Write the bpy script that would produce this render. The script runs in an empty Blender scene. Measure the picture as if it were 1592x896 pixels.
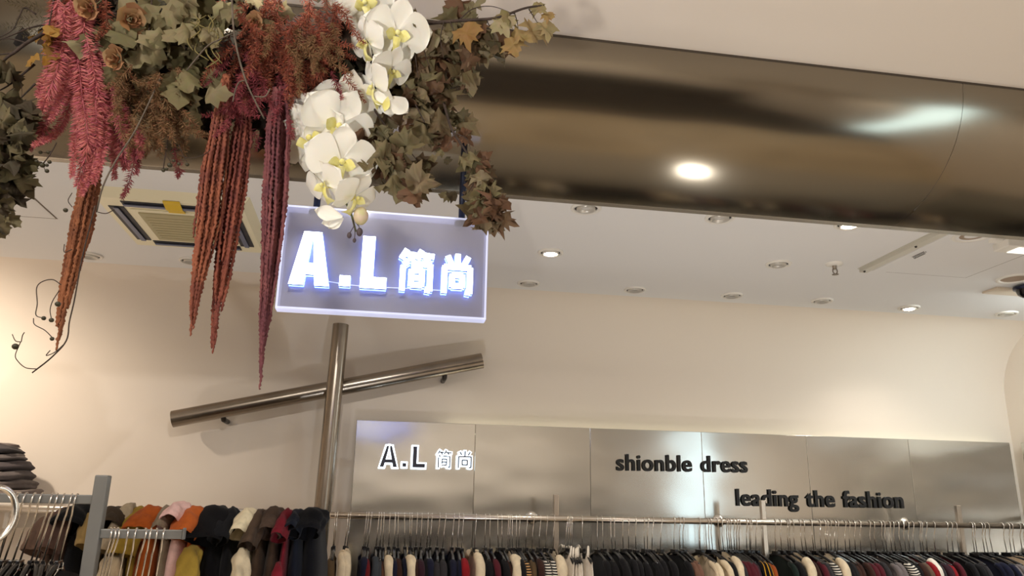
import bpy, bmesh, math, random
from mathutils import Vector, Matrix, noise

random.seed(7)
SC = bpy.context.scene
COL = SC.collection

# ------------------------------------------------------------------ camera
CX, CY, F = 796.0, 448.0, 1212.55
EYE = Vector((0, 0, 1.6))
PITCH, ROLL, YAW = .276955, .0177511, -.163696


def basis():
    f = Vector((-math.sin(YAW)*math.cos(PITCH), math.cos(YAW)*math.cos(PITCH), math.sin(PITCH)))
    r = Vector((math.cos(YAW), math.sin(YAW), 0))
    u = r.cross(f)
    return math.cos(ROLL)*r+math.sin(ROLL)*u, -math.sin(ROLL)*r+math.cos(ROLL)*u, f


RT, UP, FW = basis()
cd = bpy.data.cameras.new('camera')
cd.sensor_width = 36
cd.lens = F/1592*36
cd.clip_start = .02
cam = bpy.data.objects.new('camera', cd)
M = Matrix((RT, UP, -FW)).transposed().to_4x4()
M.translation = EYE
cam.matrix_world = M
COL.objects.link(cam)
SC.camera = cam


def ray(x, y):
    return FW+(x-CX)/F*RT-(y-CY)/F*UP


def at(x, y, Y):
    d = ray(x, y)
    return EYE+d*(Y/d.y)


def atz(x, y, z):
    d = ray(x, y)
    return EYE+d*((z-1.6)/d.z)


# ------------------------------------------------------------------ light and exposure
SC.view_settings.view_transform = 'Standard'
SC.view_settings.look = 'None'
SC.view_settings.gamma = 1
SC.view_settings.use_curve_mapping = False
SC.view_settings.exposure = 0.0
w = bpy.data.worlds.new('world')
SC.world = w
w.use_nodes = True
w.node_tree.nodes['Background'].inputs[0].default_value = (1, .86, .72, 1)
w.node_tree.nodes['Background'].inputs[1].default_value = .05
SC.cycles.max_bounces = 10
SC.cycles.transparent_max_bounces = 24
SC.cycles.sample_clamp_indirect = 6
SC.cycles.caustics_reflective = False
SC.cycles.caustics_refractive = False

WARM = (1, .86, .70)
NEUT = (1, .955, .89)
COOL = (.86, .98, 1)


def area(loc, sx, sy, power, col, rot=(0, 0, 0)):
    l = bpy.data.lights.new('ceiling_lamp', 'AREA')
    l.shape = 'RECTANGLE'
    l.size, l.size_y, l.energy, l.color = sx, sy, power, col
    o = bpy.data.objects.new('ceiling_lamp', l)
    o.location, o.rotation_euler = loc, rot
    COL.objects.link(o)
    return o


def spot(loc, target, power, col, ang=100, blend=.9, r=.04):
    l = bpy.data.lights.new('downlight_or_fill', 'SPOT')
    l.energy, l.color, l.spot_size, l.spot_blend, l.shadow_soft_size = power, col, math.radians(ang), blend, r
    o = bpy.data.objects.new('downlight_or_fill', l)
    o.location = loc
    o.rotation_euler = (Vector(target)-Vector(loc)).to_track_quat('-Z', 'Y').to_euler()
    COL.objects.link(o)
    return o


# front of the shop: unseen ceiling downlights, plus added fill spots and uplights
for x_, y_ in ((-2.4, .6), (-1.25, -.7), (1.1, -.5), (2.9, .5), (3.3, -1.6)):
    spot((x_, y_, 3.04), (x_, y_+.3, 0), 62, NEUT, 150, .6, .06)
for x_ in (-1.6, .4, 2.4):
    spot((x_, -2.7, 3.04), (x_, -4.2, 1.5), 120, NEUT, 140, .6, .06)  # added wash on the front wall, brightens what the panels reflect
spot((-.98, .3, 3.04), (.0, 1.45, 2.2), 55, NEUT, 110, .8, .06)  # added fill spot to brighten the flowers
spot((-2.3, -.9, .8), (-2.0, -.3, 3), 110, NEUT, 125, 1, .06)  # added uplight, out of view, lifts the front ceiling
spot((-.75, -.9, .8), (2.4, .2, 3), 290, NEUT, 125, 1, .06)  # stronger added uplight for the right of the front ceiling
spot((.2, 2.2, .35), (.7, 3.0, 2.8), 46, (.86, .92, 1), 120, 1, .02)  # added bluish uplight, out of view, to brighten the rear ceiling
spot((2.0, 2.9, .35), (2.3, 3.2, 2.8), 36, (1, .98, .95), 120, 1, .02)  # second added uplight under the rear ceiling
spot((-2.6, 2.75, .35), (-1.9, 3.1, 2.8), 50, (1, .98, .95), 120, 1, .05)  # added uplight for the left of the rear ceiling
spot((-2.35, 3.55, 2.76), (-2.4, 4.4, 1.6), 88, WARM, 140)
spot((-.15, .9, 3.04), (-.85, 4.5, 1.7), 75, NEUT, 52, .6, .03)
area((3.75, 3.45, 2.76), .12, .9, 21, COOL, (math.radians(40), math.radians(15), 0))

# ------------------------------------------------------------------ materials
MATS = {}


def lin(c):
    return tuple(((v/255)/12.92 if v/255 <= .04045 else ((v/255+.055)/1.055)**2.4) for v in c)+(1,)


def mat(name, c, rough=.6, metal=0, var=0, vscale=8, bump=0, bscale=60, emit=None, estr=0, c2=None, sheen=0, trans=0, spec=.5):
    if name in MATS:
        return MATS[name]
    m = bpy.data.materials.new(name)
    m.use_nodes = True
    nt = m.node_tree
    b = nt.nodes['Principled BSDF']
    b.inputs['Base Color'].default_value = lin(c)
    b.inputs['Roughness'].default_value = rough
    b.inputs['Metallic'].default_value = metal
    b.inputs['Specular IOR Level'].default_value = spec
    if sheen:
        b.inputs['Sheen Weight'].default_value = sheen
    if trans:
        b.inputs['Subsurface Weight'].default_value = trans
        b.inputs['Subsurface Radius'].default_value = (.01, .008, .006)
        b.inputs['Subsurface Scale'].default_value = .3
    if emit:
        b.inputs['Emission Color'].default_value = lin(emit)
        b.inputs['Emission Strength'].default_value = estr
    if var or c2 or bump:
        tc = nt.nodes.new('ShaderNodeTexCoord')
    if var or c2:
        n = nt.nodes.new('ShaderNodeTexNoise')
        n.inputs['Scale'].default_value = vscale
        n.inputs['Detail'].default_value = 4
        nt.links.new(tc.outputs['Object'], n.inputs['Vector'])
        r = nt.nodes.new('ShaderNodeValToRGB')
        a = lin(c)
        d = lin(c2) if c2 else tuple(min(1, v*(1-var)) for v in a[:3])+(1,)
        e = a if c2 else tuple(min(1, v*(1+var)) for v in a[:3])+(1,)
        r.color_ramp.elements[0].position, r.color_ramp.elements[1].position = .36, .64
        r.color_ramp.elements[0].color, r.color_ramp.elements[1].color = d, e
        nt.links.new(n.outputs['Fac'], r.inputs[0])
        nt.links.new(r.outputs[0], b.inputs['Base Color'])
    if bump:
        n2 = nt.nodes.new('ShaderNodeTexNoise')
        n2.inputs['Scale'].default_value = bscale
        n2.inputs['Detail'].default_value = 3
        nt.links.new(tc.outputs['Object'], n2.inputs['Vector'])
        bp = nt.nodes.new('ShaderNodeBump')
        bp.inputs['Strength'].default_value = bump
        bp.inputs['Distance'].default_value = .01
        nt.links.new(n2.outputs['Fac'], bp.inputs['Height'])
        nt.links.new(bp.outputs[0], b.inputs['Normal'])
    MATS[name] = m
    return m


def steel_sheet(name, c, rough, wave, wscale, aniso=0):
    """rolled stainless sheet: brushed along X, with the slow dents of thin metal"""
    m = bpy.data.materials.new(name)
    m.use_nodes = True
    nt = m.node_tree
    N = nt.nodes
    b = N['Principled BSDF']
    b.inputs['Base Color'].default_value = lin(c)
    b.inputs['Metallic'].default_value = 1
    tc = N.new('ShaderNodeTexCoord')
    mp = N.new('ShaderNodeMapping')
    mp.inputs['Scale'].default_value = (1.2, 60, 220)
    br = N.new('ShaderNodeTexNoise')
    br.inputs['Scale'].default_value = 1
    br.inputs['Detail'].default_value = 2
    nt.links.new(tc.outputs['Object'], mp.inputs[0])
    nt.links.new(mp.outputs[0], br.inputs['Vector'])
    mr = N.new('ShaderNodeMapRange')
    mr.inputs['To Min'].default_value, mr.inputs['To Max'].default_value = rough*.93, rough*1.07
    nt.links.new(br.outputs['Fac'], mr.inputs[0])
    nt.links.new(mr.outputs[0], b.inputs['Roughness'])
    m2 = N.new('ShaderNodeMapping')
    m2.inputs['Scale'].default_value = wscale
    w1 = N.new('ShaderNodeTexNoise')
    w1.inputs['Scale'].default_value = 1
    w1.inputs['Detail'].default_value = 1
    nt.links.new(tc.outputs['Object'], m2.inputs[0])
    nt.links.new(m2.outputs[0], w1.inputs['Vector'])
    bp = N.new('ShaderNodeBump')
    bp.inputs['Strength'].default_value = 1
    bp.inputs['Distance'].default_value = wave
    nt.links.new(w1.outputs['Fac'], bp.inputs['Height'])
    nt.links.new(bp.outputs[0], b.inputs['Normal'])
    if aniso:
        b.inputs['Anisotropic'].default_value = aniso
        tg = N.new('ShaderNodeTangent')
        tg.direction_type = 'RADIAL'
        tg.axis = 'X'
        nt.links.new(tg.outputs[0], b.inputs['Tangent'])
        b.inputs['Anisotropic Rotation'].default_value = 0.0
    MATS[name] = m
    return m


# ------------------------------------------------------------------ mesh helpers
class MB:
    def __init__(s):
        s.v, s.f, s.sm = [], [], []

    def add(s, vs, fs, smooth=False):
        o = len(s.v)
        s.v += [tuple(p) for p in vs]
        s.f += [tuple(i+o for i in f) for f in fs]
        s.sm += [smooth]*len(fs)
        return s

    def box(s, a, b):
        x0, y0, z0 = a
        x1, y1, z1 = b
        return s.add([(x0, y0, z0), (x1, y0, z0), (x1, y1, z0), (x0, y1, z0), (x0, y0, z1), (x1, y0, z1), (x1, y1, z1), (x0, y1, z1)],
                     [(0, 3, 2, 1), (4, 5, 6, 7), (0, 1, 5, 4), (1, 2, 6, 5), (2, 3, 7, 6), (3, 0, 4, 7)])

    def bevbox(s, a, b, r=.003):
        bm = bmesh.new()
        bmesh.ops.create_cube(bm, size=1)
        a, b = Vector(a), Vector(b)
        for v in bm.verts:
            v.co = Vector(((a[i]+b[i])/2+v.co[i]*(b[i]-a[i]) for i in range(3)))
        bmesh.ops.bevel(bm, geom=bm.edges[:], offset=r, segments=2, affect='EDGES', profile=.5)
        bm.verts.index_update()
        s.add([v.co[:] for v in bm.verts], [[v.index for v in f.verts] for f in bm.faces])
        bm.free()
        return s

    def beam(s, p, q, wx, wz, up=(0, 0, 1)):
        """rectangular bar from p to q"""
        p, q = Vector(p), Vector(q)
        d = (q-p).normalized()
        a = d.cross(Vector(up)).normalized()*wx/2
        c = a.cross(d).normalized()*wz/2
        vs = [p-a-c, p+a-c, p+a+c, p-a+c, q-a-c, q+a-c, q+a+c, q-a+c]
        return s.add(vs, [(0, 1, 2, 3), (7, 6, 5, 4), (0, 4, 5, 1), (1, 5, 6, 2), (2, 6, 7, 3), (3, 7, 4, 0)])

    def tube(s, pts, r, n=8, cap=True, squash=1.0):
        pts = [Vector(p) for p in pts]
        if not hasattr(r, '__len__'):
            r = [r]*len(pts)
        vs, fs = [], []
        t0 = (pts[1]-pts[0]).normalized()
        u = t0.orthogonal().normalized()
        prev = t0
        for i, p in enumerate(pts):
            t = (pts[min(i+1, len(pts)-1)]-pts[max(i-1, 0)])
            t = t.normalized() if t.length > 1e-9 else prev
            ax = prev.cross(t)
            if ax.length > 1e-6:
                u = Matrix.Rotation(prev.angle(t), 3, ax.normalized()) @ u
            u = (u-t*u.dot(t)).normalized()
            prev = t
            v = t.cross(u)
            for k in range(n):
                a = 2*math.pi*k/n
                vs.append(p+(u*math.cos(a)+v*math.sin(a)*squash)*r[i])
        for i in range(len(pts)-1):
            for k in range(n):
                fs.append((i*n+k, i*n+(k+1) % n, (i+1)*n+(k+1) % n, (i+1)*n+k))
        if cap:
            fs.append(tuple(range(n-1, -1, -1)))
            fs.append(tuple((len(pts)-1)*n+k for k in range(n)))
        o = len(s.f)
        s.add(vs, fs, True)
        if cap:
            s.sm[-1] = s.sm[-2] = False
        return s

    def lathe(s, c, prof, n=24, axis='z'):
        """prof = [(radius, height)], around an axis through c"""
        c = Vector(c)
        vs, fs = [], []
        for r, h in prof:
            for k in range(n):
                a = 2*math.pi*k/n
                x, y = r*math.cos(a), r*math.sin(a)
                vs.append(c+(Vector((x, y, h)) if axis == 'z' else Vector((x, h, y)) if axis == 'y' else Vector((h, x, y))))
        for i in range(len(prof)-1):
            for k in range(n):
                fs.append((i*n+k, i*n+(k+1) % n, (i+1)*n+(k+1) % n, (i+1)*n+k))
        s.add(vs, fs, True)
        return s

    def disc(s, c, r, n=24, axis='z'):
        c = Vector(c)
        vs = []
        for k in range(n):
            a = 2*math.pi*k/n
            x, y = r*math.cos(a), r*math.sin(a)
            vs.append(c+(Vector((x, y, 0)) if axis == 'z' else Vector((x, 0, y)) if axis == 'y' else Vector((0, x, y))))
        return s.add(vs, [tuple(range(n))])

    def ball(s, c, r, n=8, m=6, sc=(1, 1, 1)):
        c = Vector(c)
        vs, fs = [], []
        for i in range(m+1):
            th = math.pi*i/m
            for k in range(n):
                a = 2*math.pi*k/n
                vs.append(c+Vector((r*sc[0]*math.sin(th)*math.cos(a), r*sc[1]*math.sin(th)*math.sin(a), r*sc[2]*math.cos(th))))
        for i in range(m):
            for k in range(n):
                fs.append((i*n+k, (i+1)*n+k, (i+1)*n+(k+1) % n, i*n+(k+1) % n))
        return s.add(vs, fs, True)

    def prism(s, poly, y0, y1):
        """polygon given as (x, z), extruded from y0 (front) to y1"""
        n = len(poly)
        vs = [(x, y0, z) for x, z in poly]+[(x, y1, z) for x, z in poly]
        fs = [tuple(range(n)), tuple(range(2*n-1, n-1, -1))]+[(i, (i+1) % n+0, (i+1) % n+n, i+n) for i in range(n)]
        return s.add(vs, fs)

    def grid(s, P, smooth=True, closed=False):
        """P = rows of points"""
        n = len(P[0])
        fs = []
        for i in range(len(P)-1):
            for k in range(n if closed else n-1):
                fs.append((i*n+k, i*n+(k+1) % n, (i+1)*n+(k+1) % n, (i+1)*n+k))
        return s.add([p for r in P for p in r], fs, smooth)

    def build(s, name, m, parent=None, origin=None):
        off = Vector((0, 0, 0))
        if parent is not None:
            off = wloc(parent)
        elif origin is not None:
            off = Vector(origin)
        me = bpy.data.meshes.new(name)
        me.from_pydata([tuple(Vector(p)-off) for p in s.v], [], s.f)
        me.polygons.foreach_set('use_smooth', s.sm)
        me.update()
        me.materials.append(m)
        o = bpy.data.objects.new(name, me)
        COL.objects.link(o)
        if parent is not None:
            o.parent = parent
        else:
            o.location = off
        return o


def wloc(o):
    p = Vector((0, 0, 0))
    while o is not None:
        p += o.location
        o = o.parent
    return p


def tag(o, label, cat, group=None, kind=None):
    o['label'], o['category'] = label, cat
    if group:
        o['group'] = group
    if kind:
        o['kind'] = kind
    return o


def thing(name, loc, label, cat, group=None):
    o = bpy.data.objects.new(name, None)
    o.empty_display_size = .05
    o.location = loc
    COL.objects.link(o)
    return tag(o, label, cat, group)


def struct(name, mb, m):
    o = mb.build(name, m)
    o['kind'] = 'structure'
    return o


def recalc(o):
    bm = bmesh.new()
    bm.from_mesh(o.data)
    bmesh.ops.recalc_face_normals(bm, faces=bm.faces[:])
    bm.to_mesh(o.data)
    bm.free()
    return o


def curve(pts, n=24):
    """Catmull-Rom through pts"""
    pts = [Vector(p) for p in pts]
    P = [pts[0]*2-pts[1]]+pts+[pts[-1]*2-pts[-2]]
    out = []
    seg = len(pts)-1
    for i in range(n+1):
        t = i/n*seg
        k = min(int(t), seg-1)
        t -= k
        a, b, c, d = P[k:k+4]
        out.append(.5*((2*b)+(c-a)*t+(2*a-5*b+4*c-d)*t*t+(3*b-a-3*c+d)*t**3))
    return out


ORD = ['zeroth', 'first', 'second', 'third', 'fourth', 'fifth', 'sixth', 'seventh', 'eighth', 'ninth', 'tenth', 'eleventh', 'twelfth',
       'thirteenth', 'fourteenth', 'fifteenth', 'sixteenth', 'seventeenth', 'eighteenth', 'nineteenth', 'twentieth']
ORD += ['twenty-'+ORD[i] for i in range(1, 10)]+['thirtieth']+['thirty-'+ORD[i] for i in range(1, 10)]+['fortieth']
ORD += ['forty-'+ORD[i] for i in range(1, 10)]+['fiftieth']

# ------------------------------------------------------------------ room shell
CEIL, CEIL2 = 2.80, 3.08           # ceiling beyond the beam, ceiling in front of it
YW, XR, XL, YB = 4.60, 4.12, -3.6, -4.2
PLASTER = mat('plaster_white', (226, 214, 200), .75, bump=.05, bscale=18)
PLASTER2 = mat('plaster_ceiling', (224, 221, 218), .8, bump=.05, bscale=12)
FLOORM = mat('floor_tile', (212, 192, 162), .35, var=.15, vscale=2)
b = MB().box((XL-.1, YB-.1, -.1), (XR+.1, YW+.1, 0))
struct('floor', b, FLOORM)
struct('floor_front', MB().box((XL, YB, 0), (XR, .1, .004)), mat('floor_dark_band', (58, 50, 44), .9, var=.2, vscale=30))  # added dark patch, unseen, gives the beam its dark reflected band
struct('floor_rear', MB().box((XL, 2.45, 0), (XR, YW-.01, .004)), mat('floor_bounce', (196, 184, 168), .6))  # added floor patch, unseen, toned to bounce light onto the ceiling
# rear wall with its coved top: one swept profile
R0 = .42
prof = [(YW, 0), (YW, 1.0), (YW, 2.0)]
for i in range(0, 13):
    a = math.pi/2*i/12
    prof.append((YW-R0+R0*math.cos(a), CEIL-R0+R0*math.sin(a)))
P = [[(x, y, z) for (y, z) in prof] for x in (XL, XR)]
n = len(prof)
b = MB().grid(P)
b.grid([[(x, y+.1, z+.08) for (y, z) in prof] for x in (XR, XL)])
struct('wall_rear', b, PLASTER)
b = MB().box((XL, 2.62, CEIL), (XR, YW-R0, CEIL+.05))
struct('ceiling', b, PLASTER2)
b = MB().box((XL, YB, CEIL2), (XR, 2.7, CEIL2+.05))
struct('ceiling_front', b, PLASTER)
struct('wall_left', MB().box((XL-.1, YB, 0), (XL, YW+.1, 3.2)), PLASTER)
struct('wall_right', MB().box((XR, YB, 0), (XR+.1, YW+.1, 3.2)), PLASTER)
glowm = mat('cool_streak_glow', (235, 245, 255), .2, emit=(205, 240, 255), estr=5)
struct('streak_glow_1', MB().box((XR-.03, -1.0, .25), (XR+.02, -.62, 2.85)), glowm)  # added glowing slab, unseen, makes the cool streak on the beam
struct('trim_3', MB().box((XL, YB, .004), (XR, YB+.02, 1.72)), mat('reflected_dark_band', (52, 44, 38), .5))  # added dark band, unseen, darkens the reflections in the steel
struct('wall_front', MB().box((XL-.1, YB-.1, 0), (XR+.1, YB, 3.2)), mat('wall_front_paint', (206, 194, 180), .7))

# plaster soffit under the ceiling left of the sign, with a bowed edge
cv = [(-60, 322), (0, 314), (60, 301), (110, 293), (200, 284), (320, 276), (440, 272), (520, 286)]
zs = CEIL-.055
ed = [atz(px, py, zs) for px, py in cv]
vs, fs = [], []
k = len(ed)
for p in ed:
    vs += [(p.x, 2.56, zs), (p.x, max(p.y, 2.6), zs), (p.x, max(p.y, 2.6), CEIL+.01), (p.x, 2.56, CEIL+.01)]
for i in range(k-1):
    for j in range(4):
        fs.append((4*i+j, 4*i+(j+1) % 4, 4*i+4+(j+1) % 4, 4*i+4+j))
fs += [(3, 2, 1, 0), tuple(4*(k-1)+j for j in range(4))]
struct('trim_1', MB().add(vs, fs), PLASTER2)

# ------------------------------------------------------------------ stainless beam
BEAM = steel_sheet('beam_steel', (146, 138, 124), .17, .014, (1.3, 2.6, 2.6), .8)
BT, BB = (2.15, CEIL2), (2.62, 2.70)
pr = []
for i in range(33):
    a = math.pi/2*i/32*.97
    pr.append((BB[0]-(BB[0]-BT[0])*math.cos(a), BT[1]-(BT[1]-BB[1])*math.sin(a)))
pr += [(2.634, 2.699), (2.634, 2.79)]
b = MB()
xs = [XL, -1.0, 1.95, XR]
for i in range(3):
    P = [[(x, y, z) for (y, z) in pr] for x in (xs[i]+.0008, xs[i+1]-.0008)]
    b.grid(P)
bo = struct('ceiling_beam', b, BEAM)
b = MB().beam((XL, 2.152, CEIL2-.004), (XR, 2.152, CEIL2-.004), .006, .008)
struct('trim_2', b, mat('dark_sealant', (70, 60, 50), .8))

sm = MB().ball(at(1467, 131, 2.158), .016, 14, 8, (1, .12, .62))
sm.ball(at(1455, 123, 2.156), .007, 10, 6, (1, .2, .6))
struct('trim_4', sm, mat('silicone_smear', (190, 184, 172), .3))
# ------------------------------------------------------------------ stainless wall panels with their glow strip
YP = 4.50
PANEL = steel_sheet('panel_steel', (204, 203, 198), .17, .009, (1.6, 1, 3.2))
seams = [(549, 735), (737, 740), (918, 730), (1093, 735), (1258, 740), (1418, 740), (1572, 705)]
sx = [at(px, py, YP).x for px, py in seams]
PTOP = 2.070
pos = ['carrying the small lit logo', 'second from the left, above the long rail', 'third from the left, left of the black slogan start',
       'fourth from the left, behind the word dress', 'fifth from the left, behind the word fashion', 'sixth from the left, in the far right corner']
for i in range(6):
    x0, x1 = sx[i]+(.0004 if i else 0), sx[i+1]-.0004
    z0, z1, R = .15, PTOP, .03
    b = MB().bevbox((x0, YP, z0), (x1, YP+.02, z1), .002)
    o = b.build('metal_panel', PANEL, None, ((x0+x1)/2, YP, z0))
    tag(o, 'brushed stainless wall panel '+pos[i], 'wall panel', 'stainless panels on the rear wall')
b = MB().bevbox((XR-.03, 2.6, .15), (XR-.01, YP-.002, PTOP), .002)
tag(b.build('metal_panel', PANEL, None, (XR-.02, 3.5, .15)), 'stainless panel turning the corner at the far right edge', 'wall panel', 'stainless panels on the rear wall')
b = MB().box((sx[0]+.5, YP+.04, PTOP-.06), (sx[6]-.02, YP+.055, PTOP-.05))
LEDM = mat('led_warm', (255, 250, 210), emit=(255, 250, 222), estr=7)
tag(b.build('led_strip', LEDM), 'warm light strip hidden behind the top edge of the steel panels', 'light strip')

# ------------------------------------------------------------------ lettering helpers
JIAN = [((.22, 1.0), (.07, .77)), ((.2, .89), (.47, .87)), ((.31, .86), (.37, .74)), ((.62, 1.0), (.49, .78)), ((.6, .89), (.96, .86)),
        ((.72, .86), (.8, .74)), ((.15, .72), (.25, .62)), ((.13, .6), (.13, 0)), ((.36, .66), (.9, .66)), ((.87, .66), (.87, .02)),
        ((.88, .035), (.74, .05)), ((.36, .5), (.66, .5)), ((.36, .52), (.36, .12)), ((.65, .52), (.65, .12)), ((.36, .325), (.66, .325)), ((.36, .15), (.66, .15))]
SHANG = [((.5, 1.0), (.5, .68)), ((.18, .94), (.3, .74)), ((.83, .94), (.7, .74)), ((.1, .68), (.1, 0)), ((.08, .66), (.92, .66)), ((.9, .66), (.9, .02)),
         ((.91, .035), (.76, .05)), ((.33, .46), (.67, .46)), ((.34, .48), (.34, .16)), ((.66, .48), (.66, .16)), ((.33, .19), (.67, .19))]


def strokes(b, ss, o, wd, ht, sw, y0, y1, grow=0.0):
    for i, (p, q) in enumerate(ss):
        p = Vector((o[0]+p[0]*wd, o[1]+p[1]*ht))
        q = Vector((o[0]+q[0]*wd, o[1]+q[1]*ht))
        d = (q-p).normalized()*grow
        p, q = p-d, q+d
        nn = Vector((-(q-p).y, (q-p).x)).normalized()*(sw/2+grow)
        e = .0002*(i % 3)
        b.prism([tuple(p-nn), tuple(q-nn), tuple(q+nn), tuple(p+nn)], y0-e, y1+e)


LA = [((.36, 0, .57, 1.0), 0)]


def letter_A(b, o, wd, ht, sw, y0, y1, g=0.0):
    X, Z = o
    def q(pts):
        b.prism([(X+u*wd, Z+v*ht) for u, v in pts], y0, y1)
    s = sw/wd
    gx, gz = g/wd, g/ht
    tl, tr = .5-s*.62-gx, .5+s*.62+gx
    q([(0-gx, -gz), (s+gx, -gz), (.5+gx, 1-.0+gz), (tl, 1+gz)])
    q([(1-s-gx, -gz), (1+gx, -gz), (tr, 1+gz), (.5-gx, 1+gz)])
    b.prism([(X+.2*wd, Z+(.2-.0)*ht-g), (X+.8*wd, Z+.2*ht-g), (X+.72*wd, Z+.2*ht+sw*.8+g), (X+.28*wd, Z+.2*ht+sw*.8+g)], y0-.0002, y1+.0002)


def letter_L(b, o, wd, ht, sw, y0, y1, g=0.0):
    X, Z = o
    b.prism([(X-g, Z-g), (X+wd+g, Z-g), (X+wd+g, Z+sw*.92+g), (X+sw+g, Z+sw*.92+g), (X+sw+g, Z+ht+g), (X-g, Z+ht+g)], y0, y1)


def dot(b, o, s_, y0, y1, g=0.0):
    X, Z = o
    b.prism([(X-g, Z-g), (X+s_+g, Z-g), (X+s_+g, Z+s_+g), (X-g, Z+s_+g)], y0, y1)


# small logo on the first panel: dark letters standing on glowing white backs
BLACKLET = mat('letter_dark', (38, 40, 58), .35)
GLOW = mat('letter_glow', (255, 255, 255), emit=(225, 242, 255), estr=3)


def px2(px, py, Y):
    p = at(px, py, Y)
    return p.x, p.z


YL = YP-.030
ox = thing('wall_logo', (at(665, 730, YP).x, YP, at(665, 730, YP).z), 'small backlit A.L logo with two Chinese characters on the left steel panel', 'sign')


def logo_letter(fn, p0, p1, sw):
    """p0 lower-left pixel, p1 upper-right pixel"""
    x0, z0 = px2(p0[0], p0[1], YL)
    x1, z1 = px2(p1[0], p1[1], YL)
    b, g = MB(), MB()
    fn(b, (x0, z0), x1-x0, z1-z0, sw, YL-.008, YL, 0)
    fn(g, (x0, z0), x1-x0, z1-z0, sw, YL+.001, YL+.012, .0085)
    o = b.build('letter', BLACKLET, ox)
    g.build('glowing_back', GLOW, o)


logo_letter(lambda b, o, w_, h, s_, a, c, g: letter_A(b, o, w_, h, s_, a, c, g), (590, 726), (619, 694), .022)
logo_letter(lambda b, o, w_, h, s_, a, c, g: dot(b, o, w_, a, c, g), (625.5, 726), (631.5, 720), 0)
logo_letter(lambda b, o, w_, h, s_, a, c, g: letter_L(b, o, w_, h, s_, a, c, g), (641, 727), (662, 695), .022)
logo_letter(lambda b, o, w_, h, s_, a, c, g: strokes(b, JIAN, o, w_, h, s_, a, c, g*.7), (678, 727.5), (703, 701), .006)
logo_letter(lambda b, o, w_, h, s_, a, c, g: strokes(b, SHANG, o, w_, h, s_, a, c, g*.7), (710, 728), (735, 702), .0065)

# black slogan letters
SLOG = mat('letter_black', (16, 14, 16), .45)


def slogan(text, pa, pb, label):
    """pa = baseline left pixel, pb = baseline right pixel; width fitted"""
    A, B = at(*pa, YP-.012), at(*pb, YP-.012)
    cu = bpy.data.curves.new('text', 'FONT')
    cu.body = text
    cu.size = 1
    cu.extrude = .012
    cu.offset = .022
    cu.space_character = 1.06
    cu.space_word = 1.25
    t = bpy.data.objects.new('text', cu)
    COL.objects.link(t)
    bpy.context.view_layer.update()
    me = bpy.data.meshes.new_from_object(t)
    bpy.data.objects.remove(t)
    bpy.data.curves.remove(cu)
    bm = bmesh.new()
    bm.from_mesh(me)
    x0 = min(v.co.x for v in bm.verts)
    x1 = max(v.co.x for v in bm.verts)
    s_ = (B.x-A.x)/(x1-x0)
    root = thing('wall_lettering', ((A.x+B.x)/2, YP, A.z), label, 'lettering', 'black slogan lettering on the steel panels')
    # connected pieces -> letters (pieces that share an x-range belong together)
    seen, isl = set(), []
    for v in bm.verts:
        if v in seen:
            continue
        st, comp = [v], []
        seen.add(v)
        while st:
            u = st.pop()
            comp.append(u)
            for e in u.link_edges:
                w_ = e.other_vert(u)
                if w_ not in seen:
                    seen.add(w_)
                    st.append(w_)
        isl.append(comp)
    isl.sort(key=lambda c: min(v.co.x for v in c))
    groups = []
    for c in isl:
        a, d = min(v.co.x for v in c), max(v.co.x for v in c)
        if groups and a < groups[-1][1]-.05:
            groups[-1][1] = max(d, groups[-1][1])
            groups[-1][2].extend(c)
        else:
            groups.append([a, d, list(c)])
    bm.verts.index_update()
    for a, d, c in groups:
        ids = {v.index: i for i, v in enumerate(c)}
        vs = []
        for v in c:
            X = A.x+(v.co.x-x0)*s_
            vs.append((X, YP-.012-v.co.z*s_*.9, A.z+(B.z-A.z)*(X-A.x)/(B.x-A.x)+v.co.y*s_))
        fs = [[ids[v.index] for v in f.verts] for f in bm.faces if f.verts[0].index in ids]
        MB().add(vs, fs).build('letter', SLOG, root)
    bm.free()
    bpy.data.meshes.remove(me)


slogan('shionble dress', (959, 731), (1163, 734.5), 'upper black slogan reading shionble dress on the steel panels')
slogan('leading the fashion', (1146, 786), (1406, 790), 'lower black slogan reading leading the fashion on the steel panels')

# ------------------------------------------------------------------ crossed steel pipes on the wall
PIPE = mat('pipe_steel', (150, 140, 128), .27, 1, var=.12, vscale=5)
DARKSTEEL = mat('dark_steel', (64, 60, 58), .4, 1)


def hollow(b, p, q, r, n=28, t=.004):
    p, q = Vector(p), Vector(q)
    d = (q-p).normalized()
    k = 16
    b.tube([p+(q-p)*i/k for i in range(k+1)], r, n, cap=False)
    b.tube([q+(p-q)*i/k for i in range(k+1)], r-t, n, cap=False)
    u = d.orthogonal().normalized()
    v = d.cross(u)
    for e in (p, q):
        ring = [[e+(u*math.cos(a)+v*math.sin(a))*rr for a in [2*math.pi*j/n for j in range(n)]] for rr in (r, r-t)]
        b.grid(ring, False, True)
    return b


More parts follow.
